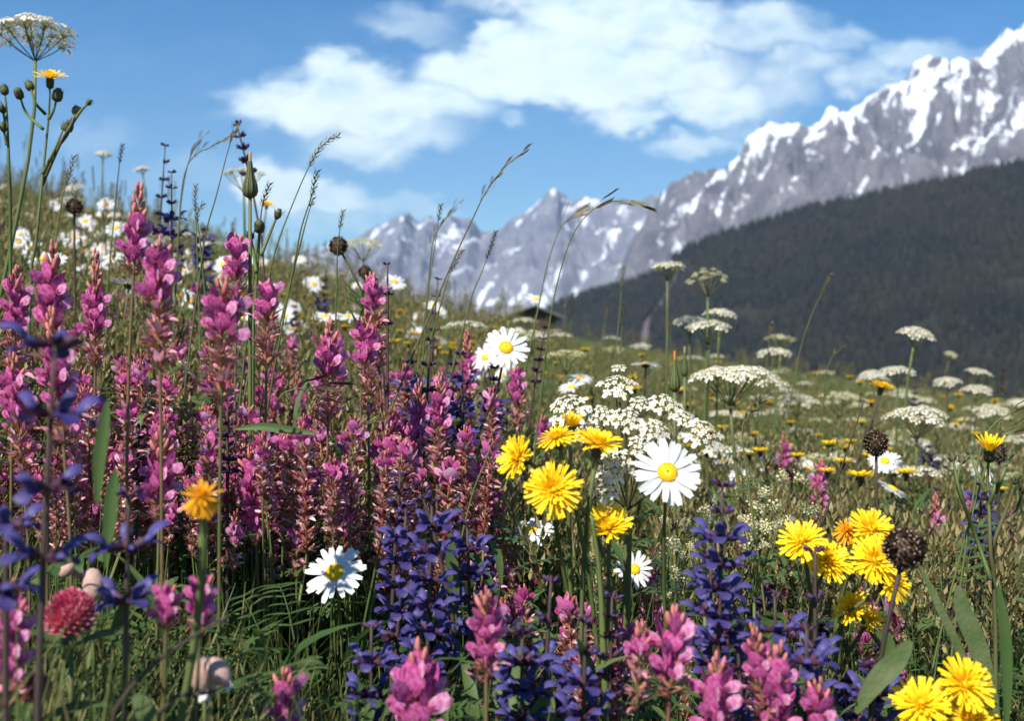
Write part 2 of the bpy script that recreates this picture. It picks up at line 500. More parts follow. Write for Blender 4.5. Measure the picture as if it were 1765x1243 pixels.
def sage(px, top, bot, d, label, lean=0.0, nbud=3, group=None, base=(0, 0), gap=.019, s0=1.0, per=5, bare=False):
    A = at(px - lean, bot, d); B = at(px, top, d); L = (B - A).length
    b = base_of(A, base); A = A - b; B = B - b; ax = (B - A).normalized()
    t = thing('meadow_sage', label, 'blue wildflower', b, group)
    low = bez(V(0, 0, 0), V(0, 0, A.z * .5), A - ax * A.z * .3, A, 7)
    mb = MB(); mb.tube(low + [A + (B - A) * k / 4 for k in (1, 2, 3, 4)], [.0014] * 7 + [.0013, .0012, .001, .0007], 6)
    obj('stem', mb.mesh('stem', ['sagestem']), t)
    q = ax.to_track_quat('Z', 'Y')
    n = max(2, int(L / gap) + 1)
    for i in range(n):
        f = i / (n - 1)
        isb = i >= n - nbud or bare
        a0 = U(0, 6)
        for k in range(per if not isb else per - 1):
            a = a0 + k * 2 * math.pi / per + U(-.25, .25); r = V(math.cos(a), math.sin(a), 0)
            e = R(U(0, 25)) if not isb else R(U(15, 45))
            x = q @ (r * math.cos(e) + V(0, 0, math.sin(e)))
            s = s0 * U(.9, 1.1) * (1 if not isb else 1.0 - .4 * f)
            me = random.choice(mSALVBUD if isb or U(0, 1) < .15 else mSALV)
            obj('floret_bud' if me in mSALVBUD else 'floret', me, t, frame(A + (B - A) * f * .985 + q @ r * .0012, x, ax, s))
        for sg in (-1, 1):
            pass
    return t


def umbel(px, py, w, face, label, real=.085, nray=15, lean=(0, 0), meshes=None, stemm='stem', sag=.45, cs=.76, group=None, rs=.0024, bend=None):
    d = real * F / w; P = at(px, py, d); b = base_of(P, lean); h = P - b
    nd = V(*face).normalized(); rad = real * .5 - .009
    q = nd.to_track_quat('Z', 'Y').to_matrix()
    hub = h - nd * rad * .95
    t = thing('white_umbel', label, 'umbel flower', b, group)
    mb = MB(); pts = bez(V(0, 0, 0), V(0, 0, hub.z * .5), hub - nd * hub.z * .25, hub, 10)
    mb.tube(pts, [rs * (1.2 - .04 * i) for i in range(10)], 7)
    obj('stem', mb.mesh('stem', [stemm]), t)
    meshes = meshes or mUMB
    rays = MB()
    for i in range(nray):
        f = math.sqrt((i + .6) / nray); a = i * 2.39996 + U(-.2, .2)
        loc = V(math.cos(a) * f, math.sin(a) * f, 0) * rad
        loc.z = sag * rad * (.5 - f * f) * .6 + U(-.03, .03) * rad
        p = h + q @ loc; nr = (q @ V(math.cos(a) * f * .55, math.sin(a) * f * .55, 1)).normalized()
        rays.tube(bez(hub, hub + (p - hub) * .5 + q @ V(loc.x, loc.y, 0) * .12, p - nr * .014 * cs, p - nr * .004 * cs, 5), .0006, 4, 0, False)
        obj('flower_cluster', random.choice(meshes), t, facing(p, nr, U(0, 6), cs * U(.85, 1.15)))
    obj('rays', rays.mesh('rays', [stemm]), t)
    return t


def seedhead(px, py, rpx, label, real=.011, lean=(0, 0), toward=None, el=1.1, stemm='darkstem', group=None):
    d = real * F / rpx; P = at(px, py, d); b = base_of(P, lean); h = P - b
    t = thing('seed_head', label, 'seed head', b, group)
    pts = put_stem(t, h, V(*(toward or (0, 0, 1))).normalized(), .0016, .0013, stemm)
    mb = MB(); mb.ball(V(0, 0, 0), real * .86, 10, 7, 0, V(0, 0, 1), el)
    n = 260
    for i in range(n):
        z = 1 - 2 * (i + .5) / n; r = math.sqrt(1 - z * z); a = i * 2.39996
        p = V(math.cos(a) * r, math.sin(a) * r, z * el); nr = p.normalized()
        mb.strip(p * real * .8, (nr + V(U(-.3, .3), U(-.3, .3), U(-.1, .5))), nr.orthogonal(), real * U(.24, .42), real * .2, (1, .9, .1), U(-.3, .3), .3, 0)
        if U(0, 1) < .35:
            mb.ball(p * real * U(.95, 1.08), real * .05, 4, 3, 1)
    obj('head', mb.mesh('head', ['seed', 'pappus']), t, Matrix.Translation(h))
    return t


def curve_pts(pts, n=24):                       # smooth curve through points
    out = []
    P = [pts[0] * 2 - pts[1]] + pts + [pts[-1] * 2 - pts[-2]]
    seg = len(pts) - 1; per = max(2, n // seg)
    for i in range(seg):
        p0, p1, p2, p3 = P[i:i + 4]
        for k in range(per):
            t = k / per
            out.append(.5 * ((2 * p1) + (p2 - p0) * t + (2 * p0 - 5 * p1 + 4 * p2 - p3) * t * t + (3 * p1 - p0 - 3 * p2 + p3) * t ** 3))
    out.append(pts[-1]); return out


def stalk(path, d, kind, hl, label, r=.0008, m='spike', stemm='stem', group=None, thick=.0022, lean=(0, 0)):
    """grass stalk: path in photo pixels from the tip downwards, hl = share of the path that is seed head"""
    W = [at(x, y, d) for x, y in path]
    dv = (W[-1] - W[-2]); dv = dv / max(.02, abs(dv.z)) * (W[-1].z - G(W[-1].x, W[-1].y)) * .55
    b = base_of(W[-1], (lean[0] + max(-.12, min(.12, dv.x)), lean[1]))
    if W[-1].z > b.z + .03:
        e = W[-1].copy(); tn = (W[-1] - W[-2]).normalized(); hh = (e - b).length
        W += bez(e, e + tn * hh * .35, b + V(0, 0, hh * .35), b, 9)[1:]
    else: b = W[-1].copy()
    W = [p - b for p in W]
    c = curve_pts(W, 64)
    t = thing('grass_stalk', label, 'grass stalk', b, group)
    ln = [0]
    for p, q in zip(c, c[1:]): ln.append(ln[-1] + (q - p).length)
    vis = sum((W[i + 1] - W[i]).length for i in range(len(path) - 1))
    mb = MB(); mb.tube(c, [r * (.5 + .6 * min(1, l / vis)) for l in ln], 5)
    obj('stem', mb.mesh('stem', [stemm]), t)
    H = hl * vis; sp = MB()

    def pt(l):
        for i in range(len(c) - 1):
            if ln[i + 1] >= l: 
                f = (l - ln[i]) / max(1e-9, ln[i + 1] - ln[i]); return c[i] + (c[i + 1] - c[i]) * f, (c[i] - c[i + 1]).normalized()
        return c[-1], V(0, 0, 1)
    if kind == 'dense':
        n = int(H / .0007)
        for i in range(n):
            p, tn = pt(H * (i + .5) / n); a = i * 2.39996
            o = tn.orthogonal().normalized(); o = Quaternion(tn, a) @ o
            f = math.sin(math.pi * min(1, (i + 1) / n) ** .8) ** .5
            sp.strip(p + o * thick * .3 * f, o * .8 + tn, o, .0045, .0014, (.5, 1, .8, .1), .3, .4, 0)
    elif kind == 'loose':
        n = max(5, int(H / .0062))
        for i in range(n):
            p, tn = pt(H * (i + .2) / n); a = i * 2.6
            o = Quaternion(tn, a) @ tn.orthogonal().normalized()
            dr = (o * .22 + tn).normalized()
            e = p + dr * U(.004, .008)
            sp.tube([p, e], .0003, 3, 0, False)
            for j in range(5):
                sp.strip(e + dr * j * .0016, dr + o * (.35 if j % 2 else -.35), o, .0052, .0013, (.5, 1, .7, .05), 0, .5, 0)
    elif kind == 'brome':
        n = max(5, int(H / .010))
        for i in range(n):
            p, tn = pt(H * (i + .3) / n); a = i * 2.2
            o = Quaternion(tn, a) @ tn.orthogonal().normalized()
            e1 = p + (o * .3 + tn * .9) * .011
            dr = (tn * .9 + o * .25 + V(0, 0, -.25)).normalized()
            sp.tube(bez(p, p + tn * .006 + o * .004, e1 - dr * .004, e1, 4), .0003, 3, 0, False)
            for j in range(8):
                sp.strip(e1 + dr * j * .0019, dr + o.cross(tn) * (.2 if j % 2 else -.2), o, .008, .0021, (.5, 1, .7, .05), 0, .5, 0)
    if sp.v: obj('seed_spike', sp.mesh('seed_spike', [m]), t)
    return t


def leaf_blade(path, d, wpx, label, m='bigleaf', d1=None, cup=.25, name='broad_leaf', twist=0.0, prof=None):
    n = len(path); d1 = d1 or d
    W = [at(x, y, d + (d1 - d) * i / (n - 1)) for i, (x, y) in enumerate(path)]
    b = W[-1].copy(); c = curve_pts([p - b for p in W], 16)
    rows = []; k = len(c) - 1
    for i, p in enumerate(c):
        f = i / k
        w = (lerp_tab(prof, f) if prof else math.sin(math.pi * (.04 + .93 * f)) ** .7) * wpx / F * d * .5
        t = (c[min(i + 1, k)] - c[max(0, i - 1)]).normalized()
        s = t.cross(V(0, -1, .35)).normalized()
        s = Quaternion(t, twist * f) @ s; nn = s.cross(t)
        rows.append([p - s * w + nn * cup * w, p - s * w * .5 + nn * cup * .35 * w, p, p + s * w * .5 + nn * cup * .35 * w, p + s * w + nn * cup * w])
    mb = MB(); mb.rows(rows)
    o = obj(name, mb.mesh(name, [m])); o.location = b
    return tag(o, label, 'leaf')


def budplant(d, branches, label, flower=None, name='hawksbeard'):
    """branches: list of pixel paths, first one the main stem down to the ground, with kind at the end"""
    main = branches[0][0]
    b = base_of(at(*main[-1], d)); t = thing(name, label, 'budding plant', b)
    for path, kind in branches:
        W = [at(x, y, d + U(-.01, .01)) - b for x, y in path]
        if path is main: W.append(V(0, 0, 0))
        c = curve_pts(W, 14)
        mb = MB(); k = len(c) - 1
        mb.tube(c, [.0009 + .0009 * i / k for i in range(k + 1)], 6)
        obj('stem' if path is main else 'branch', mb.mesh('stem', ['stem']), t)
        tn = (c[0] - c[1]).normalized()
        if kind == 'bud':
            q = MB(); q.tube([V(0, 0, -.004), V(0, 0, -.002), V(0, 0, .002), V(0, 0, .006), V(0, 0, .009)], [.0012, .0042, .0050, .0042, .0022], 9)
            for i in range(14):
                a = i * 2.4
                q.strip(V(math.cos(a) * .0042, math.sin(a) * .0042, -.002 + .005 * i / 14), V(math.cos(a) * .1, math.sin(a) * .1, 1), V(math.cos(a), math.sin(a), 0), .0065, .002, (1, .8, .1), -.15, -.2, 0)
            obj('bud', q.mesh('bud', ['bract']), t, facing(c[0], tn, 0, U(.8, 1.1)))
        elif kind == 'smallbud':
            q = MB(); q.tube([V(0, 0, -.003), V(0, 0, 0), V(0, 0, .006)], [.001, .0030, .0012], 7)
            for i in range(9):
                a = i * 2.4
                q.strip(V(math.cos(a) * .0025, math.sin(a) * .0025, -.002 + .004 * i / 9), V(math.cos(a) * .4, math.sin(a) * .4, 1), V(math.cos(a), math.sin(a), 0), .006, .0014, (1, .8, .1), 0, 0, 0)
            obj('bud', q.mesh('bud', ['bract']), t, facing(c[0], tn, 0, U(.8, 1.15)))
        elif kind == 'flower':
            hd = obj('flower_head', mINVOL, t, facing(c[0] + tn * .009, tn, 0, .8))
            obj('inner_petals', mINNERUP[0] if flower == 'closed' else mINNER[0], hd)
            if flower != 'closed':
                for j in range(22):
                    obj('petal', random.choice(mLIG), hd, Matrix.Rotation(j * .2856, 4, 'Z') @ Matrix.Translation((.004, 0, .001)) @ Matrix.Rotation(-.25 + U(-.15, .15), 4, 'Y'))
    return t


def goatsbeard(px, top, bot, d, label, lean=0, w=1.0, tip='pappus'):
    A = at(px - lean, bot, d); B = at(px, top, d); b = base_of(A); h = A - b; L = (B - A).length
    t = thing('goats_beard', label, 'closed seed head', b)
    put_stem(t, h, (B - A).normalized(), .0018, .0016)
    mb = MB(); ks = [0, .06, .16, .3, .45, .62, .8]; rs = [.0016, .0052, .0064, .0058, .0040, .0026, .0017]
    mb.tube([V(0, 0, L * k) for k in ks], [r * w for r in rs], 10, 0)
    for i in range(9):
        a = i * .698
        for j in range(6):
            pass
        rows = []
        for k, r in zip(ks, rs):
            rr = r * w * 1.04
            rows.append([V(math.cos(a + o) * rr * (1.12 if o == 0 else 1), math.sin(a + o) * rr * (1.12 if o == 0 else 1), L * k + .0002) for o in (-.16, 0, .16)])
        mb.rows(rows, 1)
    bud = obj('bud', mb.mesh('bud', ['bract', 'stem']), t, facing(h, (B - A).normalized()))
    q = MB()
    for i in range(14):
        a = i * 2.4; q.strip(V(math.cos(a) * .001 * w, math.sin(a) * .001 * w, L * .74), V(math.cos(a) * .06, math.sin(a) * .06, 1), V(math.cos(a), math.sin(a), 0), L * .28, .0013 * w, (1, 1, .6, .3), 0, 0, 0)
    obj('pappus_tuft', q.mesh('pappus_tuft', [tip]), bud)
    return t


# ---------------------------------------------------------------- camera, sun, sky
cam = bpy.data.cameras.new('camera'); co = bpy.data.objects.new('camera', cam); COL.objects.link(co)
co.location = (0, 0, HC); co.rotation_euler = (R(90), 0, 0)
cam.sensor_fit = 'HORIZONTAL'; cam.sensor_width = 36; cam.lens = 36 * F / 1765
cam.clip_start = .02; cam.clip_end = 40000
cam.dof.use_dof = True; cam.dof.focus_distance = .86; cam.dof.aperture_fstop = 10.0
sc.camera = co
SUN = V(-.37, -.58, .73).normalized()
sl = bpy.data.lights.new('sun', 'SUN'); sl.energy = 5.0; sl.angle = R(.5); sl.color = (1, .95, .86)
so = bpy.data.objects.new('sun', sl); COL.objects.link(so)
so.rotation_euler = SUN.to_track_quat('Z', 'Y').to_euler()
sc.view_settings.view_transform = 'Standard'; sc.view_settings.look = 'None'
sc.view_settings.exposure = 0.86; sc.view_settings.gamma = 1.0
w = bpy.data.worlds.new('World'); sc.world = w; w.use_nodes = True
nt = w.node_tree; N = nt.nodes; L = nt.links; N.clear()


def nn(t, op=None, a=None, b=None, c=None, clamp=False):
    n = N.new(t)
    if op: n.operation = op
    for i, x in enumerate((a, b, c)):
        if x is None: continue
        if hasattr(x, 'is_output'): L.new(x, n.inputs[i])
        else: n.inputs[i].default_value = x
    if clamp: n.use_clamp = True
    return n


def MA(op, a, b=None, c=None, clamp=False): return nn('ShaderNodeMath', op, a, b, c, clamp).outputs[0]


sky = N.new('ShaderNodeTexSky'); sky.sky_type = 'NISHITA'; sky.sun_disc = False
sky.sun_elevation = math.asin(SUN.z); sky.sun_rotation = math.atan2(SUN.x, SUN.y)
sky.altitude = 1300; sky.air_density = 1.0; sky.dust_density = .6; sky.ozone_density = 1.6
tc = N.new('ShaderNodeTexCoord'); sx = N.new('ShaderNodeSeparateXYZ'); L.new(tc.outputs['Generated'], sx.inputs[0])
yy = MA('MAXIMUM', sx.outputs[1], .02)
uu = MA('DIVIDE', sx.outputs[0], yy); vv = MA('DIVIDE', sx.outputs[2], yy)
cb = N.new('ShaderNodeCombineXYZ'); L.new(uu, cb.inputs[0]); L.new(vv, cb.inputs[1])


def tex(scale, det, dist, vec, rough=.55):
    t = N.new('ShaderNodeTexNoise'); t.inputs['Scale'].default_value = scale; t.inputs['Detail'].default_value = det
    t.inputs['Roughness'].default_value = rough; t.inputs['Distortion'].default_value = dist; L.new(vec, t.inputs['Vector']); return t


st = nn('ShaderNodeVectorMath', 'MULTIPLY', cb.outputs[0], (1, 1.7, 1)).outputs[0]
n1 = tex(7, 5, .3, st); n2 = tex(22, 5, .2, st); n3 = tex(4.2, 4, .2, nn('ShaderNodeVectorMath', 'MULTIPLY', cb.outputs[0], (1, 3.2, 1)).outputs[0])
wob = nn('ShaderNodeVectorMath', 'SUBTRACT', n1.outputs['Color'], (.5, .5, .5)).outputs[0]
wob2 = nn('ShaderNodeVectorMath', 'SUBTRACT', n2.outputs['Color'], (.5, .5, .5)).outputs[0]
wsum = nn('ShaderNodeVectorMath', 'ADD', nn('ShaderNodeVectorMath', 'SCALE', wob).outputs[0], nn('ShaderNodeVectorMath', 'SCALE', wob2).outputs[0])
wsum.inputs[0].links[0].from_node.inputs['Scale'].default_value = .07
wsum.inputs[1].links[0].from_node.inputs['Scale'].default_value = .05
cq = nn('ShaderNodeVectorMath', 'ADD', cb.outputs[0], wsum.outputs[0]).outputs[0]
# cloud banks as soft lobes over the valley: centre and half size in photo pixels, strength
CLOUDS = [(520, 175, 150, 62, 1.0), (470, 180, 110, 40, .9), (610, 130, 110, 50, 1.0), (700, 180, 170, 62, 1.05), (660, 240, 160, 50, .75), (850, 110, 140, 70, 1.1),
          (850, 52, 52, 26, 1.0), (990, 70, 160, 80, 1.0), (1130, 45, 190, 70, .95), (1010, 135, 190, 50, 1.15), (1160, 110, 180, 55, 1.0), (1225, 165, 130, 48, 1.1), (1080, 195, 85, 35, .9),
          (720, 30, 95, 34, .42), (1400, 52, 110, 36, .6), (1385, 105, 80, 40, .65), (1545, 92, 100, 50, .62), (1480, 125, 70, 40, .5), (1690, 80, 50, 28, .42), (1215, 245, 110, 24, .62),
          (480, 325, 80, 62, 1.3), (535, 355, 125, 44, 1.0), (690, 355, 130, 26, .45), (875, 215, 50, 22, .45), (160, 225, 95, 42, .26), (560, 395, 120, 30, .45), (1000, 5, 220, 40, .9), (1290, 215, 90, 20, .4), (1330, 150, 110, 60, .55), (1600, 95, 90, 50, .5), (1300, 40, 130, 60, .7), (330, 300, 160, 45, .22)]
acc = None
for cx, cy, rx, ry, s in CLOUDS:
    dv = nn('ShaderNodeVectorMath', 'SUBTRACT', cq, ((cx - CX) / F, (CY - cy) / F, 0)).outputs[0]
    dv = nn('ShaderNodeVectorMath', 'MULTIPLY', dv, (F / rx, F / ry, 0)).outputs[0]
    ln_ = nn('ShaderNodeVectorMath', 'LENGTH', dv).outputs['Value']
    mr = N.new('ShaderNodeMapRange'); mr.interpolation_type = 'SMOOTHSTEP'
    mr.inputs[1].default_value = 1.3; mr.inputs[2].default_value = .35; mr.inputs[3].default_value = 0; mr.inputs[4].default_value = s
    L.new(ln_, mr.inputs[0])
    acc = mr.outputs[0] if acc is None else MA('SMOOTH_MAX', acc, mr.outputs[0], .12)
dens = MA('MULTIPLY', acc, MA('MULTIPLY_ADD', n3.outputs['Fac'], 1.15, .36))
n4 = tex(48, 4, .1, st)
dens = MA('MULTIPLY', dens, MA('MULTIPLY_ADD', n2.outputs['Fac'], .9, .55))
dens = MA('ADD', dens, MA('MULTIPLY', MA('MULTIPLY_ADD', n4.outputs['Fac'], .5, -.25), dens), clamp=True)
edge = N.new('ShaderNodeMapRange'); edge.interpolation_type = 'SMOOTHSTEP'; edge.inputs[1].default_value = -.03; edge.inputs[2].default_value = 1.02; L.new(dens, edge.inputs[0]); dens = edge.outputs[0]
front = MA('GREATER_THAN', sx.outputs[1], .05)
dens = MA('MULTIPLY', MA('MULTIPLY', dens, front), .95)
tint = N.new('ShaderNodeMix'); tint.data_type = 'RGBA'; tint.blend_type = 'MULTIPLY'; tint.inputs[0].default_value = 1
L.new(sky.outputs[0], tint.inputs[6]); 
gv = N.new('ShaderNodeMapRange'); gv.inputs[1].default_value = .03; gv.inputs[2].default_value = .34; L.new(vv, gv.inputs[0])
gm = N.new('ShaderNodeMix'); gm.data_type = 'RGBA'; gm.inputs[6].default_value = (.80, .92, .83, 1); gm.inputs[7].default_value = (.11, .53, .79, 1)
L.new(gv.outputs[0], gm.inputs[0]); L.new(gm.outputs[2], tint.inputs[7])
mixc = N.new('ShaderNodeMix'); mixc.data_type = 'RGBA'
L.new(dens, mixc.inputs[0]); L.new(tint.outputs[2], mixc.inputs[6]); 
cc = N.new('ShaderNodeMix'); cc.data_type = 'RGBA'; cc.inputs[6].default_value = (5.5, 6.8, 7.2, 1); cc.inputs[7].default_value = (6.9, 7.7, 7.5, 1)
cr = N.new('ShaderNodeMapRange'); cr.inputs[1].default_value = .38; cr.inputs[2].default_value = .62; L.new(MA('ADD', MA('MULTIPLY', n1.outputs['Fac'], .5), MA('MULTIPLY', n2.outputs['Fac'], .5)), cr.inputs[0])
L.new(cr.outputs[0], cc.inputs[0]); L.new(cc.outputs[2], mixc.inputs[7])
bg = N.new('ShaderNodeBackground'); bg.inputs['Strength'].default_value = .1
L.new(mixc.outputs[2], bg.inputs['Color'])
ow = N.new('ShaderNodeOutputWorld'); L.new(bg.outputs[0], ow.inputs['Surface'])

# ---------------------------------------------------------------- ground
gr = [0.0, .12] + [0.12 * 1.09 ** i for i in range(1, 132)]
rows = []
NA = 140
for r in gr:
    rows.append([V(math.cos(a) * r, math.sin(a) * r, G(math.cos(a) * r, math.sin(a) * r)) for a in [2 * math.pi * k / NA for k in range(NA)]])
mb = MB(); mb.rows(rows, 0, True)
M['soil'] = mat('meadow_soil', [(.035, .045, .015), (.07, .085, .03), (.12, .115, .045), (.05, .06, .02)], .9, 0, by='noise', nscale=2.2, namt=1)
struct(obj('ground', mb.mesh('ground', ['soil'])))


# ---------------------------------------------------------------- mountains
def rock_mat(name, rock, z0, z1, sx_, sz_, th, soft, a0=-.14, a1=.05):
    m = bpy.data.materials.new(name); m.use_nodes = True
    global N, L
    N0, L0 = N, L
    N = m.node_tree.nodes; L = m.node_tree.links
    p = N['Principled BSDF']; p.inputs['Roughness'].default_value = .9; p.inputs['Specular IOR Level'].default_value = .1
    tc = N.new('ShaderNodeTexCoord'); s3 = N.new('ShaderNodeSeparateXYZ'); L.new(tc.outputs['Object'], s3.inputs[0])
    a = tex(1, 7, .5, nn('ShaderNodeVectorMath', 'MULTIPLY', tc.outputs['Object'], (sx_, sx_ * .5, sz_)).outputs[0], .68)
    b = tex(.004, 6, .4, tc.outputs['Object'], .65)
    c = tex(.0011, 3, .2, tc.outputs['Object'])
    g = N.new('ShaderNodeNewGeometry'); gz = N.new('ShaderNodeSeparateXYZ'); L.new(g.outputs['Normal'], gz.inputs[0])
    alt = N.new('ShaderNodeMapRange'); alt.inputs[1].default_value = z0; alt.inputs[2].default_value = z1; alt.inputs[3].default_value = a0; alt.inputs[4].default_value = a1
    L.new(s3.outputs[2], alt.inputs[0])
    sa = N.new('ShaderNodeAttribute'); sa.attribute_name = 'snow'
    f = MA('ADD', MA('MULTIPLY', sa.outputs['Fac'], .62), MA('ADD', MA('MULTIPLY', a.outputs['Fac'], .26), MA('MULTIPLY', b.outputs['Fac'], .12)))
    f = MA('ADD', f, alt.outputs[0]); f = MA('ADD', f, MA('MULTIPLY_ADD', gz.outputs[2], .16, -.10))
    f = MA('ADD', f, MA('MULTIPLY_ADD', c.outputs['Fac'], .3, -.15))
    mr = N.new('ShaderNodeMapRange'); mr.interpolation_type = 'SMOOTHSTEP'; mr.inputs[1].default_value = th; mr.inputs[2].default_value = th + soft
    L.new(f, mr.inputs[0])
    rp = N.new('ShaderNodeValToRGB'); e = rp.color_ramp.elements; e[0].color = (*rock[0], 1); e[1].color = (*rock[1], 1); e[0].position = .35; e[1].position = .68
    L.new(b.outputs['Fac'], rp.inputs['Fac'])
    mx = N.new('ShaderNodeMix'); mx.data_type = 'RGBA'; L.new(mr.outputs[0], mx.inputs[0]); L.new(rp.outputs['Color'], mx.inputs[6]); mx.inputs[7].default_value = (.70, .73, .78, 1)
    L.new(mx.outputs[2], p.inputs['Base Color'])
    N, L = N0, L0
    return m


def ridge_field(name, tab, p0, p1, npx, D, run, foot, amp, m, seed, jag=6, crest_tab=None, back=.35, nt_=70, fs=1 / 420., pw=.85):
    rows = []; snow = []; rng_ = run((p0 + p1) / 2)
    for j in range(nt_):
        t = -back + (1 + back) * j / (nt_ - 1); row = []
        for i in range(npx):
            p = p0 + (p1 - p0) * i / (npx - 1)
            d = D(p); y = d - t * run(p); u = (p - CX) / F; x = u * d + u * (y - d) * .55
            zc = (CY - lerp_tab(tab, p)) / F * d + HC
            zc += (noise.fractal(V(p * .035, seed, 0), 1, 2.1, 5)) * jag / F * d
            if t < 0: z = zc + t * (zc - foot) * .9; env = min(1, -t * 6)
            else: z = foot + (zc - foot) * (1 - t) ** pw if t < 1 else foot; env = min(1, t * 5 + .05)
            q = V(x * fs, y * fs * .8, z * fs * .35 + seed)
            rn = noise.ridged_multi_fractal(q, .9, 2.1, 6, 1.0, 2.0) - 1.0
            z += rn * amp * env * (1 - max(0, t) ** 2 * .6)
            wx = x + 0.55 * t * rng_ + 90 * noise.noise(V(x * .004, t * 5, seed))      # couloirs run down and to the left
            k = fs * 330
            st1 = noise.noise(V(wx / 62 * k, t * 3.2, seed)) + (.75 * noise.noise(V(wx / 30 * k, t * 7, seed + 3))) + .45 * noise.noise(V(wx / 14 * k, t * 16, seed + 5))
            cl = noise.fractal(V(x / 170 * k, z / 90 * k, seed), 1, 2, 4)
            z -= 15 * st1 * env
            snow.append(.52 + .25 * st1 + .22 * noise.noise(V(wx / 20 * k, t * 10, seed + 9)) + .14 * cl)
            row.append(V(x, y, z))
        rows.append(row)
    mb = MB(); mb.rows(rows)
    me = mb.mesh(name, [m], smooth=False)
    at_ = me.attributes.new('snow', 'FLOAT', 'POINT'); at_.data.foreach_set('value', snow)
    return struct(obj(name, me))


FAR = [(380, 470), (480, 440), (560, 425), (610, 412), (640, 400), (665, 384), (690, 368), (705, 366), (722, 384), (740, 372), (760, 390), (785, 372), (810, 376), (830, 398), (855, 398), (880, 380), (905, 364), (925, 352), (940, 330), (955, 320), (970, 332), (985, 345), (1005, 338), (1040, 345), (1075, 352), (1100, 340), (1140, 338), (1200, 350), (1300, 380), (1400, 420)]
BIG = [(1040, 520), (1080, 440), (1115, 370), (1140, 336), (1160, 318), (1180, 300), (1215, 293), (1250, 290), (1270, 262), (1290, 232), (1308, 216), (1330, 210), (1360, 212), (1400, 216), (1425, 186), (1440, 185), (1465, 186), (1500, 166), (1520, 146), (1545, 150), (1562, 140), (1575, 108), (1600, 98), (1640, 100), (1690, 96), (1715, 72), (1740, 52), (1765, 48), (1820, 30), (1880, 45), (1960, 10), (2100, 60), (2300, 150), (2500, 300)]
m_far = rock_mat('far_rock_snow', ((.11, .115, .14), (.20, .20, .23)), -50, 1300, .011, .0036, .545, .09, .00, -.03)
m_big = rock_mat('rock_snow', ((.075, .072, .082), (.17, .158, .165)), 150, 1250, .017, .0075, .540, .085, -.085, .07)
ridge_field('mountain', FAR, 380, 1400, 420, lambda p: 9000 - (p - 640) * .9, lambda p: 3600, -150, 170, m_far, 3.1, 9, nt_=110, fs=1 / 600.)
ridge_field('mountain_massif', BIG, 1040, 2500, 560, lambda p: 6300 - (p - 1100) * 1.6, lambda p: 2200, -150, 150, m_big, 8.4, 12, nt_=140, fs=1 / 330.)

# ---------------------------------------------------------------- forested hillside
HILL = [(860, 600), (900, 560), (940, 527), (960, 515), (1000, 499), (1050, 488), (1095, 474), (1150, 452), (1163, 434), (1180, 420), (1220, 402), (1290, 383), (1330, 370), (1400, 346), (1470, 336), (1560, 314), (1640, 301), (1700, 284), (1765, 272), (1850, 250), (1950, 225), (2100, 200), (2300, 260), (2500, 330)]
hD = lambda p: 2500 - (p - 900) * .55
hfoot, hrun = -150, lambda p: 1100


def hill_pt(p, t):
    d = hD(p); y = d - t * hrun(p); u = (p - CX) / F; x = u * d + u * (y - d) * .55
    zc = (CY - lerp_tab(HILL, p) - 5) / F * d + HC - 8
    z = zc + t * (zc - hfoot) * .8 if t < 0 else hfoot + (zc - hfoot) * (1 - t) ** .9
    z += noise.fractal(V(x * .004, y * .004, 0), 1, 2, 4) * 14 * min(1, abs(t) * 5)
    return V(x, y, z)


M['hill'] = mat('hill_soil', [(.009, .011, .007), (.016, .018, .010), (.024, .022, .014)], .95, 0, by='noise', nscale=.02)
M['conifer'] = mat('conifer', [(.003, .0045, .003), (.009, .010, .005), (.022, .018, .009)], .8, 0, nscale=.006, namt=.8)
mb = MB(); mb.rows([[hill_pt(860 + 1640 * i / 149, -.35 + 1.3 * j / 49) for i in range(150)] for j in range(50)])
struct(obj('hill', mb.mesh('hill', ['hill'])))


def scatter(name, temps, inst, mats):
    """merge many placed copies of small templates into one mesh (numpy); inst = [(template, 3x3, loc)]"""
    by = {}
    for ti, m3, lo in inst: by.setdefault(ti, []).append((m3, lo))
    Vs, LI, LT, MI = [], [], [], []; off = 0
    for ti, lst in by.items():
        tv = np.array([tuple(v) for v in temps[ti].v], dtype=np.float32); fl = temps[ti].f
        A = np.array([a for a, _ in lst], dtype=np.float32); B = np.array([b for _, b in lst], dtype=np.float32)
        W = np.einsum('mij,nj->mni', A, tv) + B[:, None, :]
        n = len(tv); m = len(lst)
        Vs.append(W.reshape(-1, 3))
        li = np.array([i for f in fl for i in f], dtype=np.int32); lt = np.array([len(f) for f in fl], dtype=np.int32)
        LI.append((li[None, :] + (np.arange(m, dtype=np.int32) * n)[:, None]).ravel() + off)
        LT.append(np.tile(lt, m)); MI.append(np.tile(np.array(temps[ti].m, dtype=np.int32), m)); off += n * m
    Vs = np.concatenate(Vs); LI = np.concatenate(LI); LT = np.concatenate(LT); MI = np.concatenate(MI)
    me = bpy.data.meshes.new(name)
    me.vertices.add(len(Vs)); me.vertices.foreach_set('co', Vs.ravel())
    me.loops.add(len(LI)); me.loops.foreach_set('vertex_index', LI)
    me.polygons.add(len(LT)); me.polygons.foreach_set('loop_start', np.concatenate([[0], np.cumsum(LT)[:-1]]).astype(np.int32)); me.polygons.foreach_set('loop_total', LT)
    me.polygons.foreach_set('material_index', MI); me.polygons.foreach_set('use_smooth', np.ones(len(LT), dtype=bool))
    for m in mats: me.materials.append(M[m])
    me.update(); me.validate()
    return obj(name, me)


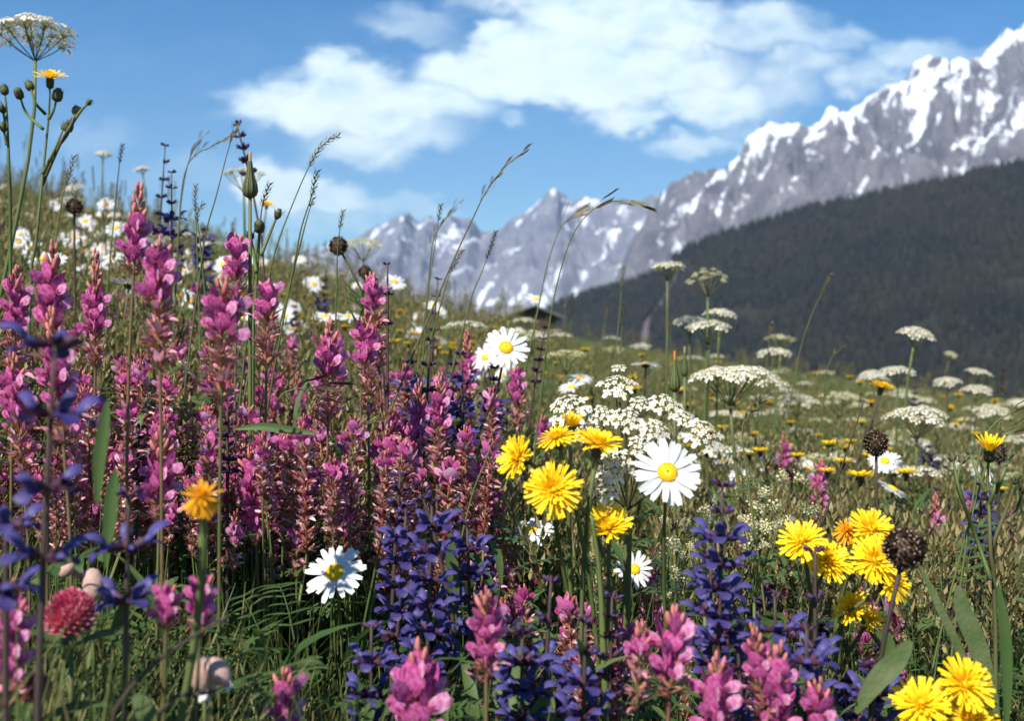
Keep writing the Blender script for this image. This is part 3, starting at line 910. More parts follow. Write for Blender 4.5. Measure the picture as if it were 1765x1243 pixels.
def m3(rz, sx_, sz_, tilt=0.0, ta=0.0, sy_=None):
    c, s = math.cos(rz), math.sin(rz); sy_ = sy_ or sx_
    A = np.array([[c * sx_, -s * sy_, 0], [s * sx_, c * sy_, 0], [0, 0, sz_]])
    if tilt:
        ct, st_ = math.cos(tilt), math.sin(tilt); ca, sa = math.cos(ta), math.sin(ta)
        Rz = np.array([[ca, -sa, 0], [sa, ca, 0], [0, 0, 1]]); Ry = np.array([[ct, 0, st_], [0, 1, 0], [-st_, 0, ct]])
        A = Rz @ Ry @ Rz.T @ A
    return A


cones = []
for v in range(3):
    q = MB()
    for k, (z0, z1, r0) in enumerate(((.08, .62, .20), (.38, 1.0, .14))):
        b = len(q.v); n = 7
        q.v += [V(math.cos(a) * r0 * U(.75, 1.2), math.sin(a) * r0 * U(.75, 1.2), z0 + U(-.04, .04)) for a in [k * 2 * math.pi / n for k in range(n)]] + [V(U(-.02, .02), U(-.02, .02), z1)]
        for k in range(n): q.f.append((b + k, b + (k + 1) % n, b + n)); q.m.append(0)
    cones.append(q)
inst = []
PATHPX = [(1185, .04), (1172, .08), (1155, .13), (1135, .20), (1112, .28), (1096, .36), (1086, .46), (1078, .6)]
for i in range(30000):
    p = U(880, 2150); t = U(-.04, .92)
    if noise.noise(V(p * .012, t * 9, 4)) > .52: continue
    if 1060 < p < 1175 and abs(p - lerp_tab([(tt, pp) for pp, tt in PATHPX], t)) < 8 * (.4 + t): continue
    pt = hill_pt(p, t); h = U(9, 24)
    inst.append((random.randrange(3), m3(U(0, 6.28), h * U(.85, 1.15), h), tuple(pt - V(0, 0, 1))))
struct(scatter('forest', cones, inst, ['conifer']), 'stuff')
M['gravel'] = mat('pale_gravel', [(.07, .06, .065), (.12, .105, .11)], .95, 0, by='noise', nscale=.08)
rows = []
for i in range(40):
    f = i / 39 * (len(PATHPX) - 1); k = min(len(PATHPX) - 2, int(f)); f -= k
    p = PATHPX[k][0] * (1 - f) + PATHPX[k + 1][0] * f + noise.noise(V(i * .5, 0, 0)) * 2; t = PATHPX[k][1] * (1 - f) + PATHPX[k + 1][1] * f
    wd = 3.0 + 5.5 * t + noise.noise(V(i * .4, 9, 0)) * 1.5
    rows.append([hill_pt(p + o * wd, t) + V(0, 0, 1.2) for o in (-1, -.5, 0, .5, 1)])
mb = MB(); mb.rows(rows); struct(obj('path', mb.mesh('path', ['gravel'])))

# ---------------------------------------------------------------- hut behind the meadow crest
M['hutwall'] = mat('dark_timber', [(.05, .033, .025), (.09, .06, .045)], .85, 0, by='noise', nscale=3)
M['hutroof'] = mat('grey_shingle', [(.16, .145, .14), (.24, .22, .21)], .9, 0, by='noise', nscale=2, bump=.4, bscale=6)
hx, hy = .75, 92.0
hut = thing('wooden_hut', 'dark timber hut with low grey gable roof behind the meadow crest', 'hut', V(hx, hy, G(hx, hy) + .35)); hut.rotation_euler = (0, 0, R(18))
mb = MB()
bw, bd, eh, rh = 2.1, 2.8, 1.75, 2.55
for y0 in (-bd, bd):
    mb.v += [V(-bw, y0, -1), V(bw, y0, -1), V(bw, y0, eh), V(0, y0, rh), V(-bw, y0, eh)]
mb.f += [(0, 1, 2, 3, 4), (9, 8, 7, 6, 5), (0, 5, 6, 1), (1, 6, 7, 2), (2, 7, 8, 3), (3, 8, 9, 4), (4, 9, 5, 0)]; mb.m += [0] * 7
for k in range(14):                              # board battens on the front gable
    x = -bw + .15 + k * (2 * bw - .3) / 13; top = eh + (rh - eh) * (1 - abs(x) / bw) - .05
    b = len(mb.v); mb.v += [V(x - .03, -bd - .02, -1), V(x + .03, -bd - .02, -1), V(x + .03, -bd - .02, top), V(x - .03, -bd - .02, top)]; mb.f.append((b, b + 1, b + 2, b + 3)); mb.m.append(0)
obj('wall', mb.mesh('wall', ['hutwall'], False), hut)
mb = MB(); ov = .62
for sg in (-1, 1):
    dx, dz = bw + ov, -(rh - eh) / bw * (bw + ov)
    b = len(mb.v)
    for zz in (.04, .17):
        mb.v += [V(0, -bd - .6, rh + zz), V(sg * dx, -bd - .6, rh + dz + zz), V(sg * dx, bd + .6, rh + dz + zz), V(0, bd + .6, rh + zz)]
    mb.f += [(b, b + 1, b + 2, b + 3), (b + 4, b + 7, b + 6, b + 5), (b, b + 4, b + 5, b + 1), (b + 1, b + 5, b + 6, b + 2), (b + 2, b + 6, b + 7, b + 3)]; mb.m += [0] * 5
obj('roof', mb.mesh('roof', ['hutroof'], False), hut)

# ---------------------------------------------------------------- valley air
mb = MB(); S = 12500.0; z0, z1 = -175.0, 2000.0
mb.v = [V(x, y, z) for z in (z0, z1) for y in (-S, S) for x in (-S, S)]
mb.f = [(0, 2, 3, 1), (4, 5, 7, 6), (0, 1, 5, 4), (2, 6, 7, 3), (0, 4, 6, 2), (1, 3, 7, 5)]; mb.m = [0] * 6
hm = bpy.data.materials.new('valley_air'); hm.use_nodes = True; hn = hm.node_tree; hn.nodes.remove(hn.nodes['Principled BSDF'])
pv = hn.nodes.new('ShaderNodeVolumePrincipled'); pv.inputs['Color'].default_value = (.44, .65, 1.0, 1); pv.inputs['Density'].default_value = 4.8e-5; pv.inputs['Anisotropy'].default_value = .2
hn.links.new(pv.outputs[0], hn.nodes['Material Output'].inputs['Volume'])
struct(obj('haze', mb.mesh('haze', [hm], False)), 'stuff')

# ---------------------------------------------------------------- daisies
gD = 'ox-eye daisies standing one by one'
daisy(1150, 815, 132, (.0, -.93, .36), 'largest white daisy, facing front beside the cream umbel clusters', (.02, .05), group=gD, n=22)
daisy(577, 988, 118, (-.12, -.80, .60), 'white daisy alone over dark green grass left of the blue sage', (-.01, .06), group=gD, n=19)
daisy(872, 600, 92, (.12, -.86, .50), 'white daisy on a dark slanting stem above the pink sainfoin', (-.17, .05), dark=True, group=gD, n=18)
daisy(915, 915, 92, (-.22, -.36, .90), 'white daisy tipped upward below the flat yellow hawkbit', (-.07, .06), dark=True, group=gD, n=22, droop=.1)
daisy(1093, 982, 74, (.1, -.86, .5), 'small white daisy beside the frothy cream bedstraw', (.0, .06), group=gD, n=16, real=.036)
daisy(1000, 652, 52, (.1, -.35, .93), 'white daisy touching the top of the cream umbel, upper of two', (.0, .1), group=gD, n=18)
daisy(985, 668, 55, (-.3, -.32, .9), 'white daisy touching the top of the cream umbel, lower of two', (.02, .1), group=gD, n=18, droop=-.15)
daisy(1113, 629, 60, (.05, .05, 1), 'white daisy seen edge on behind the cream umbel', (-.04, .1), dark=True, group=gD, n=20)
daisy(925, 516, 46, (.15, -.45, .88), 'small white daisy in front of the hut roof', (.01, .1), group=gD, n=18)
daisy(200, 393, 42, (.05, -.75, .66), 'white daisy right of the dark seed head on the upper left', (-.03, .1), dark=True, group=gD)
daisy(147, 381, 36, (.1, -.8, .6), 'small white daisy touching the dark seed head on the upper left', (.01, .1), group=gD)
daisy(128, 412, 45, (-.05, -.4, .9), 'white daisy under the dark seed head on the upper left', (.01, .1), group=gD)
daisy(193, 443, 48, (.05, -.45, .88), 'white daisy over the blurred pink band, left of the tallest pink spike', (-.02, .1), group=gD)
daisy(222, 492, 66, (.1, .25, .96), 'white daisy with raised narrow petals seen from its underside', (-.06, .06), group=gD, n=15, droop=-.3)
daisy(838, 616, 62, (-.3, -.7, .64), 'white daisy half hidden behind the one on the dark slanting stem', (.01, .1), group=gD, n=19)
daisy(680, 486, 46, (.35, -.55, .75), 'white daisy behind the pink spike right of the spiky green leaves', (.02, .1), group=gD)
daisy(541, 490, 38, (.35, -.75, .5), 'small white daisy tilted right among the yellow dots', (-.02, .1), group=gD)
daisy(515, 447, 30, (.0, -.6, .8), 'tiny white daisy against the pale blue mountain foot', (.01, .1), group=gD)
daisy(450, 452, 34, (.1, -.5, .86), 'tiny white daisy right of the goats beard stalk', (.01, .1), group=gD)
daisy(183, 352, 36, (.15, -.65, .7), 'white daisy highest of the upper left cluster', (.01, .1), group=gD)
daisy(312, 642, 42, (-.2, -.7, .6), 'white daisy deep among the pink sainfoin on the left', (.02, .1), group=gD)
daisy(316, 664, 30, (.3, -.5, .8), 'smaller white daisy right under another deep among the pink sainfoin', (.02, .1), group=gD)
daisy(545, 656, 40, (.2, -.65, .7), 'white daisy half sunk in the middle of the pink sainfoin', (.01, .1), group=gD, n=14)
daisy(385, 456, 44, (-.2, -.75, .6), 'white daisy beside the large blurred pink spike', (.01, .1), group=gD)
daisy(560, 546, 52, (.0, -.35, .93), 'white daisy in the white row above the pink sainfoin, left one', (.01, .1), group=gD)
daisy(600, 546, 50, (.05, -.35, .93), 'white daisy in the white row above the pink sainfoin, right one', (.01, .1), group=gD)
daisy(492, 545, 36, (-.2, -.8, .5), 'white daisy facing left above the pink sainfoin', (.01, .1), group=gD)
daisy(745, 526, 34, (.1, -.45, .88), 'white daisy below the thin arching grass in the centre', (.01, .1), group=gD)
daisy(714, 574, 36, (-.2, -.6, .75), 'white daisy just above the blue sage patch in the centre', (.01, .1), group=gD)
daisy(1530, 851, 38, (.1, -.7, .7), 'white daisy right of the dark round seed head stem', (.01, .1), group=gD)
daisy(1275, 825, 56, (-.1, -.7, .7), 'white daisy behind the pale yellow bedstraw clusters', (.02, .1), group=gD)
daisy(1310, 845, 46, (.2, -.6, .75), 'white daisy partly covered by pale yellow bedstraw clusters', (.02, .1), group=gD)
daisy(1598, 771, 34, (.4, -.4, .8), 'small white daisy under the broad flat umbel on the right', (.01, .1), group=gD)
daisy(845, 790, 50, (.2, -.15, .95), 'white daisy seen edge on left of the yellow hawkbits', (-.03, .06), group=gD)
daisy(1527, 1065, 92, (.96, -.25, .15), 'white daisy turned sideways behind the thick dark stem', (-.02, .08), group=gD, n=20)
daisy(1356, 1005, 50, (-.1, .05, 1), 'small white daisy seen edge on under the yellow hawkbits', (.03, .05), group=gD, dark=True, n=16, real=.036)
daisy(1440, 1212, 62, (-.5, -.5, .6), 'white daisy sunk between blue sage flowers at the bottom right', (.02, .06), group=gD, n=13)

# ---------------------------------------------------------------- hawkbits
gH = 'yellow hawkbits standing one by one'
hawkbit(953, 846, 104, (-.02, -.93, .36), 'large flat yellow hawkbit facing front left of the largest daisy', (.05, .05), .12, group=gH, d=0.66)
hawkbit(895, 790, 84, (-.72, -.60, .35), 'yellow hawkbit turned to the left beside the flat one', (.06, .05), .35, group=gH, d=0.68)
hawkbit(1050, 912, 88, (-.05, -.62, .78), 'yellow hawkbit on its own stem below the cream umbel', (.0, .04), .5, group=gH, d=0.69)
hawkbit(1030, 768, 86, (.12, -.38, .92), 'yellow hawkbit opening upward in front of the cream umbel', (.0, .04), .25, group=gH, d=0.665)
hawkbit(960, 757, 72, (-.28, -.25, .92), 'yellow hawkbit with drooping outer petals above the flat one', (.03, .04), -.1, group=gH, d=0.665)
hawkbit(986, 736, 58, (.05, -.25, .97), 'half closed yellow hawkbit behind the drooping one', (.02, .05), .95, group=gH, d=0.68)
hawkbit(348, 858, 84, (.1, -.55, .83), 'withering orange yellow hawkbit with hanging petals on a thick stem', (-.05, -.0), -.75, True, .0205, gH, r=.0020)
hawkbit(1662, 1183, 106, (.18, -.80, .58), 'yellow hawkbit in the bottom right corner, upper of three', (.02, .05), .18, group=gH, d=0.6)
hawkbit(1588, 1218, 108, (-.22, -.66, .70), 'yellow hawkbit in the bottom right corner, left of three', (.03, .05), .35, group=gH, d=0.6)
hawkbit(1672, 1243, 100, (.15, -.5, .85), 'yellow hawkbit in the bottom right corner, lowest of three', (.02, .05), .2, group=gH, d=0.6)
hawkbit(1383, 937, 88, (-.28, -.64, .72), 'yellow hawkbit leftmost of the crowded yellow bunch at right', (.04, .05), .2, group=gH, d=0.72)
hawkbit(1428, 970, 88, (.1, -.72, .68), 'yellow hawkbit low in the middle of the crowded yellow bunch', (.03, .06), .05, group=gH, d=0.73)
hawkbit(1500, 916, 88, (.12, -.72, .68), 'yellow hawkbit topmost of the crowded yellow bunch at right', (-.01, .06), .25, group=gH, d=0.76)
hawkbit(1508, 968, 96, (.05, -.86, .5), 'yellow hawkbit facing front left of the big dark seed head', (-.02, .05), .1, group=gH, d=0.72)
hawkbit(1538, 1005, 80, (.55, -.6, .5), 'yellow hawkbit right under the big dark seed head', (-.03, .06), -.1, group=gH, d=0.72)
hawkbit(1460, 916, 56, (-.1, -.6, .78), 'small ragged yellow hawkbit inside the crowded yellow bunch', (.02, .08), -.6, True, group=gH, d=0.77)
hawkbit(1470, 1050, 72, (-.62, -.35, .62), 'yellow hawkbit with spread thin petals below the crowded bunch', (.03, .06), .1, group=gH, d=0.75)
hawkbit(1500, 1068, 60, (.3, -.5, .7), 'yellow hawkbit half hidden behind the sideways daisy', (.01, .06), -.3, group=gH, d=0.76)
hawkbit(1519, 669, 46, (.22, -.14, .96), 'yellow hawkbit seen edge on at the end of a long dark leaning stem', (-.115, -.01), .3, group=gH, stemm='darkstem', real=.034)
hawkbit(460, 353, 28, (.2, -.3, .9), 'small yellow hawkbit beside the goats beard bud', (-.02, .02), .2, group=gH, real=.030, stemm='darkstem')

# ---------------------------------------------------------------- sainfoin
gS = 'sainfoin spikes standing one by one'
S = sainfoin
S(240, 326, 478, 84, 'tallest pink sainfoin spike with a narrow pointed tip against the daisies', 10, 0.50, 0.40, gS)
S(272, 425, 640, 94, 'blurred pink sainfoin spike right beneath the tallest one', -4, 0.12, 0.36, gS)
S(92, 428, 640, 88, 'broad pink sainfoin spike on the left below the seed head', 6, 0.30, 0.36, gS)
S(28, 470, 690, 76, 'pink sainfoin spike on the left edge above the blue sage', 6, 0.18, 0.32, gS)
S(385, 488, 700, 96, 'broad pale pink sainfoin spike right of the tallest one', 4, 0.18, 0.32, gS)
S(166, 440, 640, 66, 'slim dark pink sainfoin spike between two broad ones', 2, 0.40, 0.32, gS)
S(410, 415, 560, 70, 'bright pink sainfoin spike standing against the white daisies', 3, 0.10, 0.40, gS)
S(462, 498, 640, 74, 'pink sainfoin spike with three spread upper petals', 3, 0.06, 0.32, gS)
S(640, 480, 640, 64, 'pink sainfoin spike standing free left of the spiky green leaves', -14, 0.12, 0.29, gS)
S(568, 560, 740, 70, 'pink sainfoin spike in the middle of the pink band', 3, 0.25, 0.28, gS)
S(632, 545, 720, 66, 'pink sainfoin spike right of the middle of the pink band', -3, 0.20, 0.32, gS)
S(88, 545, 770, 90, 'pink sainfoin spike directly behind the tall blurred blue sage', -22, 0.30, 0.40, gS)
S(20, 620, 820, 80, 'leaning pink sainfoin spike on the left edge beside the blurred blue sage', -20, 0.20, 0.40, gS)
S(280, 735, 910, 84, 'pink sainfoin spike left of the withering orange hawkbit', 6, 0.40, 0.40, gS)
S(432, 785, 945, 74, 'pink sainfoin spike right of the withering orange hawkbit', -10, 0.20, 0.70, gS)
S(520, 800, 900, 66, 'pink sainfoin spike above the lone daisy', 2, 0.30, 0.50, gS)
S(24, 1015, 1230, 84, 'blurred salmon pink sainfoin spike in the bottom left corner', 8, 0.26, 0.50, gS, d=0.50)
S(492, 1170, 1290, 82, 'deep pink sainfoin spike at the bottom edge left of centre', 0, 0.25, 0.70, gS, d=0.56)
S(722, 1135, 1310, 122, 'large pink sainfoin spike at the bottom edge under the blue sage', 8, 0.26, 0.60, gS, d=0.56)
S(838, 1025, 1180, 76, 'salmon pink sainfoin spike in front of the blue sage cluster', 0, 0.26, 0.55, gS, d=0.56)
S(1165, 1062, 1215, 100, 'large rose sainfoin spike left of the dark blue sage spike', 12, 0.26, 0.60, gS, d=0.56)
S(1235, 1145, 1300, 90, 'pink sainfoin spike at the bottom edge under the dark blue sage', 0, 0.26, 0.60, gS, d=0.56)
S(1342, 1125, 1300, 86, 'large pink sainfoin spike at the bottom edge right of the dark blue sage', 4, 0.26, 0.60, gS, d=0.56)
S(350, 1012, 1100, 70, 'small pink sainfoin spike above the woolly pods', 6, 0.05, 0.70, gS, d=0.50)
S(288, 1028, 1090, 58, 'small round pink sainfoin spike beside the dark hawkbit stem', 2, 0.05, 0.70, gS, d=0.50)
S(760, 650, 830, 66, 'pink sainfoin spike among the blue sage left of the slanting daisy', 6, 0.25, 0.32, gS)
S(805, 572, 700, 50, 'narrow pink sainfoin spike touching the white daisies', 0, 0.40, 0.40, gS)
S(722, 660, 850, 62, 'pink sainfoin spike at the right end of the pink band', 0, 0.25, 0.32, gS)
S(890, 640, 740, 54, 'pink sainfoin spike under the slanting daisy', -4, 0.10, 0.48, gS)
S(935, 722, 800, 44, 'small pink sainfoin spike left of the cream umbel', 0, 0.15, 0.48, gS)
S(1352, 750, 850, 36, 'small pink sainfoin spike over the brown grass at right', 0, 0.20, 0.40, gS)
S(1415, 796, 920, 44, 'pink sainfoin spike behind the crowded yellow bunch', 4, 0.15, 0.50, gS)
S(1612, 858, 960, 48, 'pink sainfoin spike right of the big dark seed head', 0, 0.35, 0.40, gS)
S(1640, 1052, 1180, 52, 'dense pink sainfoin spike left of the broad green leaf', 0, 0.10, 0.60, gS)
S(1590, 1020, 1150, 46, 'pink sainfoin spike right of the thick dark stem', 10, 0.26, 0.50, gS)
S(1640, 960, 1080, 36, 'small pink sainfoin spike in front of the right hand stems', 0, 0.20, 0.50, gS)
S(1735, 930, 1040, 34, 'small pink sainfoin spike at the right edge', 0, 0.20, 0.50, gS)
S(1690, 880, 990, 32, 'small pink sainfoin spike behind the budding plant', 0, 0.20, 0.50, gS)
S(1535, 1005, 1130, 56, 'pink sainfoin spike between yellow petals and the dark stem', -6, 0.26, 0.50, gS)
S(1300, 1090, 1250, 66, 'reddish sainfoin spike between blue sage flowers', -20, 0.26, 0.30, gS, d=0.56)
S(1105, 1080, 1230, 66, 'reddish budding sainfoin spike left of the large rose one', 8, 0.26, 0.20, gS, d=0.56)
S(1410, 1180, 1330, 78, 'pink sainfoin spike low under the blue sage at right', 0, 0.26, 0.60, gS, d=0.56)
S(1490, 1010, 1160, 58, 'dark pink sainfoin spike under the crowded yellow bunch', -4, 0.26, 0.50, gS)

# ---------------------------------------------------------------- meadow sage
gB = 'blue sage spikes standing one by one'
B = sage
B(95, 590, 960, .42, 'tall blurred blue sage spike at the left edge', 20, 0, gB, gap=.0255, s0=0.75, per=4)
B(222, 850, 1040, .50, 'blue sage spike over the red clover', 4, 1, gB, gap=.021, s0=0.74, per=4)
B(240, 735, 850, .80, 'dark faded sage top behind the pink spike on the left', 3, 9, gB, gap=.008, s0=0.68, bare=True)
B(392, 690, 815, .80, 'dark blurred faded sage top in the pink band', 0, 9, gB, gap=.008, s0=0.68, bare=True)
B(10, 905, 1020, .45, 'blue sage spike cut by the left edge above the salmon spike', 0, 0, gB, gap=.02, s0=0.70)
B(745, 860, 1180, .64, 'thick blue sage spike left of the salmon pink one', 10, 1, gB, gap=0.0140, s0=0.68, per=6)
B(700, 885, 1140, .68, 'blue sage spike at the left of the blue cluster', 18, 1, gB, gap=0.0140, s0=0.72, per=6)
B(805, 900, 1130, .69, 'blue sage spike at the right of the blue cluster', -8, 1, gB, gap=0.0140, s0=0.72, per=6)
B(690, 820, 900, .72, 'dark sage top with purple calyces above the blue cluster', 6, 9, gB, gap=.010, bare=True, s0=0.72)
B(730, 860, 910, .68, 'dark sage top leaning right above the blue cluster', -16, 9, gB, gap=.010, bare=True, s0=0.72)
B(1245, 835, 1110, .60, 'dark blue sage spike right of the largest daisy', 6, 2, gB, gap=0.0140, s0=0.68, per=6)
B(1225, 960, 1150, .66, 'blue sage spike low behind the dark blue one', 0, 1, gB, gap=0.0140, s0=0.72, per=6)
B(950, 1000, 1210, .62, 'sparse blue sage spike right of the salmon pink one', 12, 2, gB, gap=0.0187, per=5, s0=0.72)
B(900, 1090, 1290, .60, 'blue sage spike at the bottom edge below the sparse one', 0, 1, gB, gap=0.0140, s0=0.72, per=6)
B(1010, 1070, 1290, .58, 'purple blue sage spike at the bottom edge in the middle', 6, 2, gB, gap=0.0140, s0=0.72, per=6)
B(1055, 1030, 1200, .66, 'brownish faded sage spike left of the large rose sainfoin', 4, 9, gB, gap=.011, bare=True, s0=0.72)
B(1405, 950, 1120, .66, 'thin sage spike with one blue flower under the yellow bunch', 0, 2, gB, gap=0.0203, per=4, s0=0.72)
B(1390, 1085, 1260, .58, 'blue sage spike with a bold hooded flower at lower right', 0, 1, gB, gap=0.0172, per=5, s0=0.72)
B(1270, 1090, 1270, .60, 'blue sage spike under the dark blue one', -12, 1, gB, gap=0.0164, per=5, s0=0.72)
B(640, 1080, 1260, .62, 'blue sage spike at the left foot of the blue cluster', 0, 1, gB, gap=0.0172, per=5, s0=0.72)
B(1500, 1150, 1300, .62, 'blue sage spike behind the thick dark stem at the bottom', 0, 1, gB, gap=0.0156, s0=0.72, per=6)
B(1335, 1030, 1200, .62, 'slim blue sage spike between dark blue and yellow flowers', -6, 1, gB, gap=0.0172, per=4, s0=0.72)
B(285, 248, 460, 1.45, 'dark sage spike with bent tip against the sky', 14, 5, gB, gap=.021, s0=0.85, per=4)
B(296, 295, 460, 1.35, 'blue sage spike right of the bent one against the sky', 0, 3, gB, gap=.018, s0=0.76, per=4)
B(408, 213, 300, 1.30, 'dark budding sage spike highest against the sky', -22, 9, gB, gap=.014, s0=.85, bare=True)
B(350, 395, 500, 1.7, 'blue sage spike behind the pink band against the sky', 0, 1, gB, gap=.014, s0=0.83)
B(742, 585, 760, .98, 'blue sage spike on a dark stem in the centre', 10, 2, gB, gap=.021, s0=.74, per=4)
B(795, 610, 760, 1.0, 'blue sage spike behind the pink spikes near the slanting daisy', -4, 1, gB, gap=.021, s0=.74, per=4)
B(712, 625, 760, 1.05, 'blue sage spike at the edge of the pink band', 0, 1, gB, gap=.021, s0=.74, per=4)
B(940, 565, 660, 1.35, 'dark faded sage spike right of the slanting daisy', 18, 9, gB, gap=.012, bare=True, s0=0.72)
B(668, 455, 560, 1.02, 'dark thin sage spike in front of a daisy', 0, 9, gB, gap=.02, s0=0.53, bare=True)
B(755, 480, 600, 1.3, 'dark thin sage spike in front of the pale mountain', 10, 9, gB, gap=.02, s0=0.53, bare=True)
B(1690, 835, 960, 1.1, 'small blue sage spike behind the budding plant at right', 0, 1, gB, gap=0.0133, s0=0.72, per=6)

# ---------------------------------------------------------------- umbels
gU = 'white umbels standing one by one'
# the broad cream umbel in the middle: every cluster set out on its own ray
d = .72; b = base_of(at(1085, 900, d), (0, .06)); t = thing('white_umbel', 'broad cream umbel of separate clusters behind the largest daisy', 'umbel flower', b, gU)
hub = at(1082, 880, d + .03) - b
mb = MB(); mb.tube(bez(V(0, 0, 0), V(0, 0, hub.z * .5), hub - V(0, 0, .05), hub, 10), [.003] * 10, 7); obj('stem', mb.mesh('stem', ['stem']), t)
rays = MB()
for px, py, s, dd in [(980, 706, .95, .0), (1062, 666, .98, .03), (1036, 716, .62, .0), (1080, 724, .74, -.005), (1128, 742, .66, -.01), (1148, 700, .86, .02), (1213, 752, .92, -.01),
                      (1062, 802, .80, -.03), (1042, 840, .70, -.03), (1106, 768, .6, -.015), (1012, 746, .6, .0), (1182, 722, .55, .01), (1066, 634, .36, .05), (1190, 797, .6, .01), (1104, 694, .5, .02)]:
    p = at(px, py, d + dd) - b
    nr = ((p - hub).normalized() * .7 + V(0, -.65, .35)).normalized()
    rays.tube(bez(hub, hub + (p - hub) * .5, p - nr * .016, p - nr * .004, 6), .0007, 4, 0, False)
    obj('flower_cluster', random.choice(mUMBBIG), t, facing(p, nr, U(0, 6), s))
obj('rays', rays.mesh('rays', ['stem']), t)


def froth(pts, d, base, label, scale):           # loose panicle of pale yellow bedstraw clusters
    b = base_of(at(*base, d)); t = thing('bedstraw', label, 'bedstraw', b, 'pale yellow bedstraw panicles')
    root = at(*base, d) - b
    mb = MB(); mb.tube(bez(V(0, 0, 0), V(0, 0, root.z * .4), root * .8, root, 8), .0012, 5); obj('stem', mb.mesh('stem', ['stem']), t)
    rays = MB()
    for px, py, s in pts:
        p = at(px + U(-3, 3), py + U(-3, 3), d + U(-.02, .02)) - b
        rays.tube(bez(root, root + (p - root) * .4 + V(0, 0, .01), p - V(0, 0, .012), p, 5), .0005, 4, 0, False)
        for k in range(3):
            nr = V(U(-1, 1), U(-1.2, .2), U(-.1, 1)).normalized()
            obj('flower_cluster', random.choice(mUMBG), t, facing(p + V(U(-1, 1), U(-1, 1), U(-1, 1)) * .006 * s, nr, U(0, 6), scale * s * U(.7, 1)))
    obj('branches', rays.mesh('branches', ['stem']), t)


froth([(1150, 930, 1), (1180, 905, .8), (1140, 965, .9), (1160, 985, .8), (1130, 1000, .7), (1175, 1010, 1), (1170, 950, .7), (1140, 905, .6), (1195, 935, .7), (1145, 1020, .6), (1180, 965, .7)], .74, (1150, 1120), 'pale yellow bedstraw froth right of the small low daisy', .55)
froth([(1215, 880, .8), (1225, 905, .7), (1240, 870, .7)], .74, (1215, 1060), 'small pale yellow bedstraw tuft behind the dark blue sage', .55)
froth([(1360, 832, 1.1), (1322, 850, .8), (1300, 870, 1), (1325, 885, 1.1), (1300, 910, 1), (1330, 915, .9), (1290, 930, 1.1), (1345, 895, .8), (1310, 935, .8), (1280, 885, .7), (1315, 900, .9)], .80, (1300, 1040), 'pale yellow bedstraw froth left of the crowded yellow bunch', .62)
froth([(1392, 885, 1.1), (1370, 900, .8)], .84, (1380, 1030), 'small pale yellow bedstraw tuft touching a yellow hawkbit', .62)

umbel(58, 50, 150, (-.1, .12, 1), 'white umbel highest in the top left corner against the sky', .095, 14, (-.09, .02), group=gU, rs=.0022, sag=.5, stemm='stem', cs=1.0, meshes=mUMBBIG)
umbel(420, 296, 92, (0, -.05, 1), 'pale umbel behind the goats beard against the sky', .09, 15, (0, .05), mUMBG, group=gU)
umbel(625, 418, 88, (0, -.3, 1), 'blurred greenish umbel beside the round seed head against the mountain', .09, 15, (0, .05), mUMBG, group=gU)
umbel(178, 264, 38, (.1, -.1, 1), 'small umbel on the upper left skyline', .05, 9, (.02, .03), group=gU)
umbel(245, 290, 34, (-.1, -.1, 1), 'small pale umbel left of the bent sage on the skyline', .05, 9, (.02, .03), group=gU)
umbel(128, 322, 46, (-.1, -.3, 1), 'pinkish white umbel above the dark seed head on the upper left', .06, 11, (.0, .03), group=gU)
umbel(1150, 458, 74, (.0, .04, 1), 'flat white umbel in front of the dark forest, left of the greenish one', .07, 13, (0, .02), sag=.1, group=gU)
umbel(1220, 476, 96, (.0, .0, 1), 'open greenish umbel gone to seed before the dark forest', .085, 17, (-.01, .02), mUMBG, sag=1.1, cs=.6, group=gU)
umbel(1242, 538, 68, (.05, -.1, 1), 'white umbel under the greenish one, right of its stem', .07, 12, (0, .02), group=gU)
umbel(1188, 552, 76, (-.05, -.12, 1), 'white umbel under the greenish one, left of its stem', .075, 12, (0, .02), group=gU)
umbel(1222, 560, 96, (0, -.08, 1), 'dull white umbel lowest of three under the greenish one', .085, 13, (0, .02), group=gU)
umbel(1256, 642, 152, (-.06, -.06, 1), 'wide flat cream umbel on a curved stem in the middle right', .10, 22, (.04, -.02), meshes=mUMBBIG, sag=.25, group=gU)
umbel(1312, 652, 108, (.05, -.25, 1), 'blurred cream umbel behind the wide flat one', .10, 15, (0, .04), group=gU)
umbel(1580, 572, 78, (.12, -.25, 1), 'lone white umbel highest before the dark forest at right', .075, 14, (-.01, .02), group=gU)
umbel(1580, 712, 124, (-.05, -.12, 1), 'broad white umbel at right under the lone high one', .095, 20, (-.02, -.02), group=gU)
umbel(1548, 638, 76, (0, -.08, 1), 'flat white umbel above the edge on hawkbit', .08, 13, (0, .02), group=gU)
umbel(1497, 645, 50, (-.35, -.2, .9), 'small tilted white umbel left of the flat one above the hawkbit', .06, 10, (0, .02), group=gU)
umbel(1688, 640, 56, (.2, -.1, 1), 'white umbel near the right edge, topmost of three', .07, 11, (0, .02), group=gU)
umbel(1630, 656, 58, (-.15, -.15, 1), 'white umbel near the right edge, left of three', .07, 11, (0, .02), group=gU)
umbel(1684, 670, 64, (0, -.15, 1), 'white umbel near the right edge, lowest of three', .075, 12, (0, .02), group=gU)
umbel(1712, 706, 78, (0, -.25, 1), 'blurred white umbel in the yellow patch at the right edge', .09, 13, (0, .02), group=gU)
umbel(1348, 582, 66, (.1, 0, 1), 'yellowish umbel leaning right before the forest', .08, 12, (0, .02), mUMBG, group=gU)
umbel(1338, 606, 74, (0, -.1, 1), 'white umbel under the yellowish leaning one', .085, 13, (0, .02), group=gU)
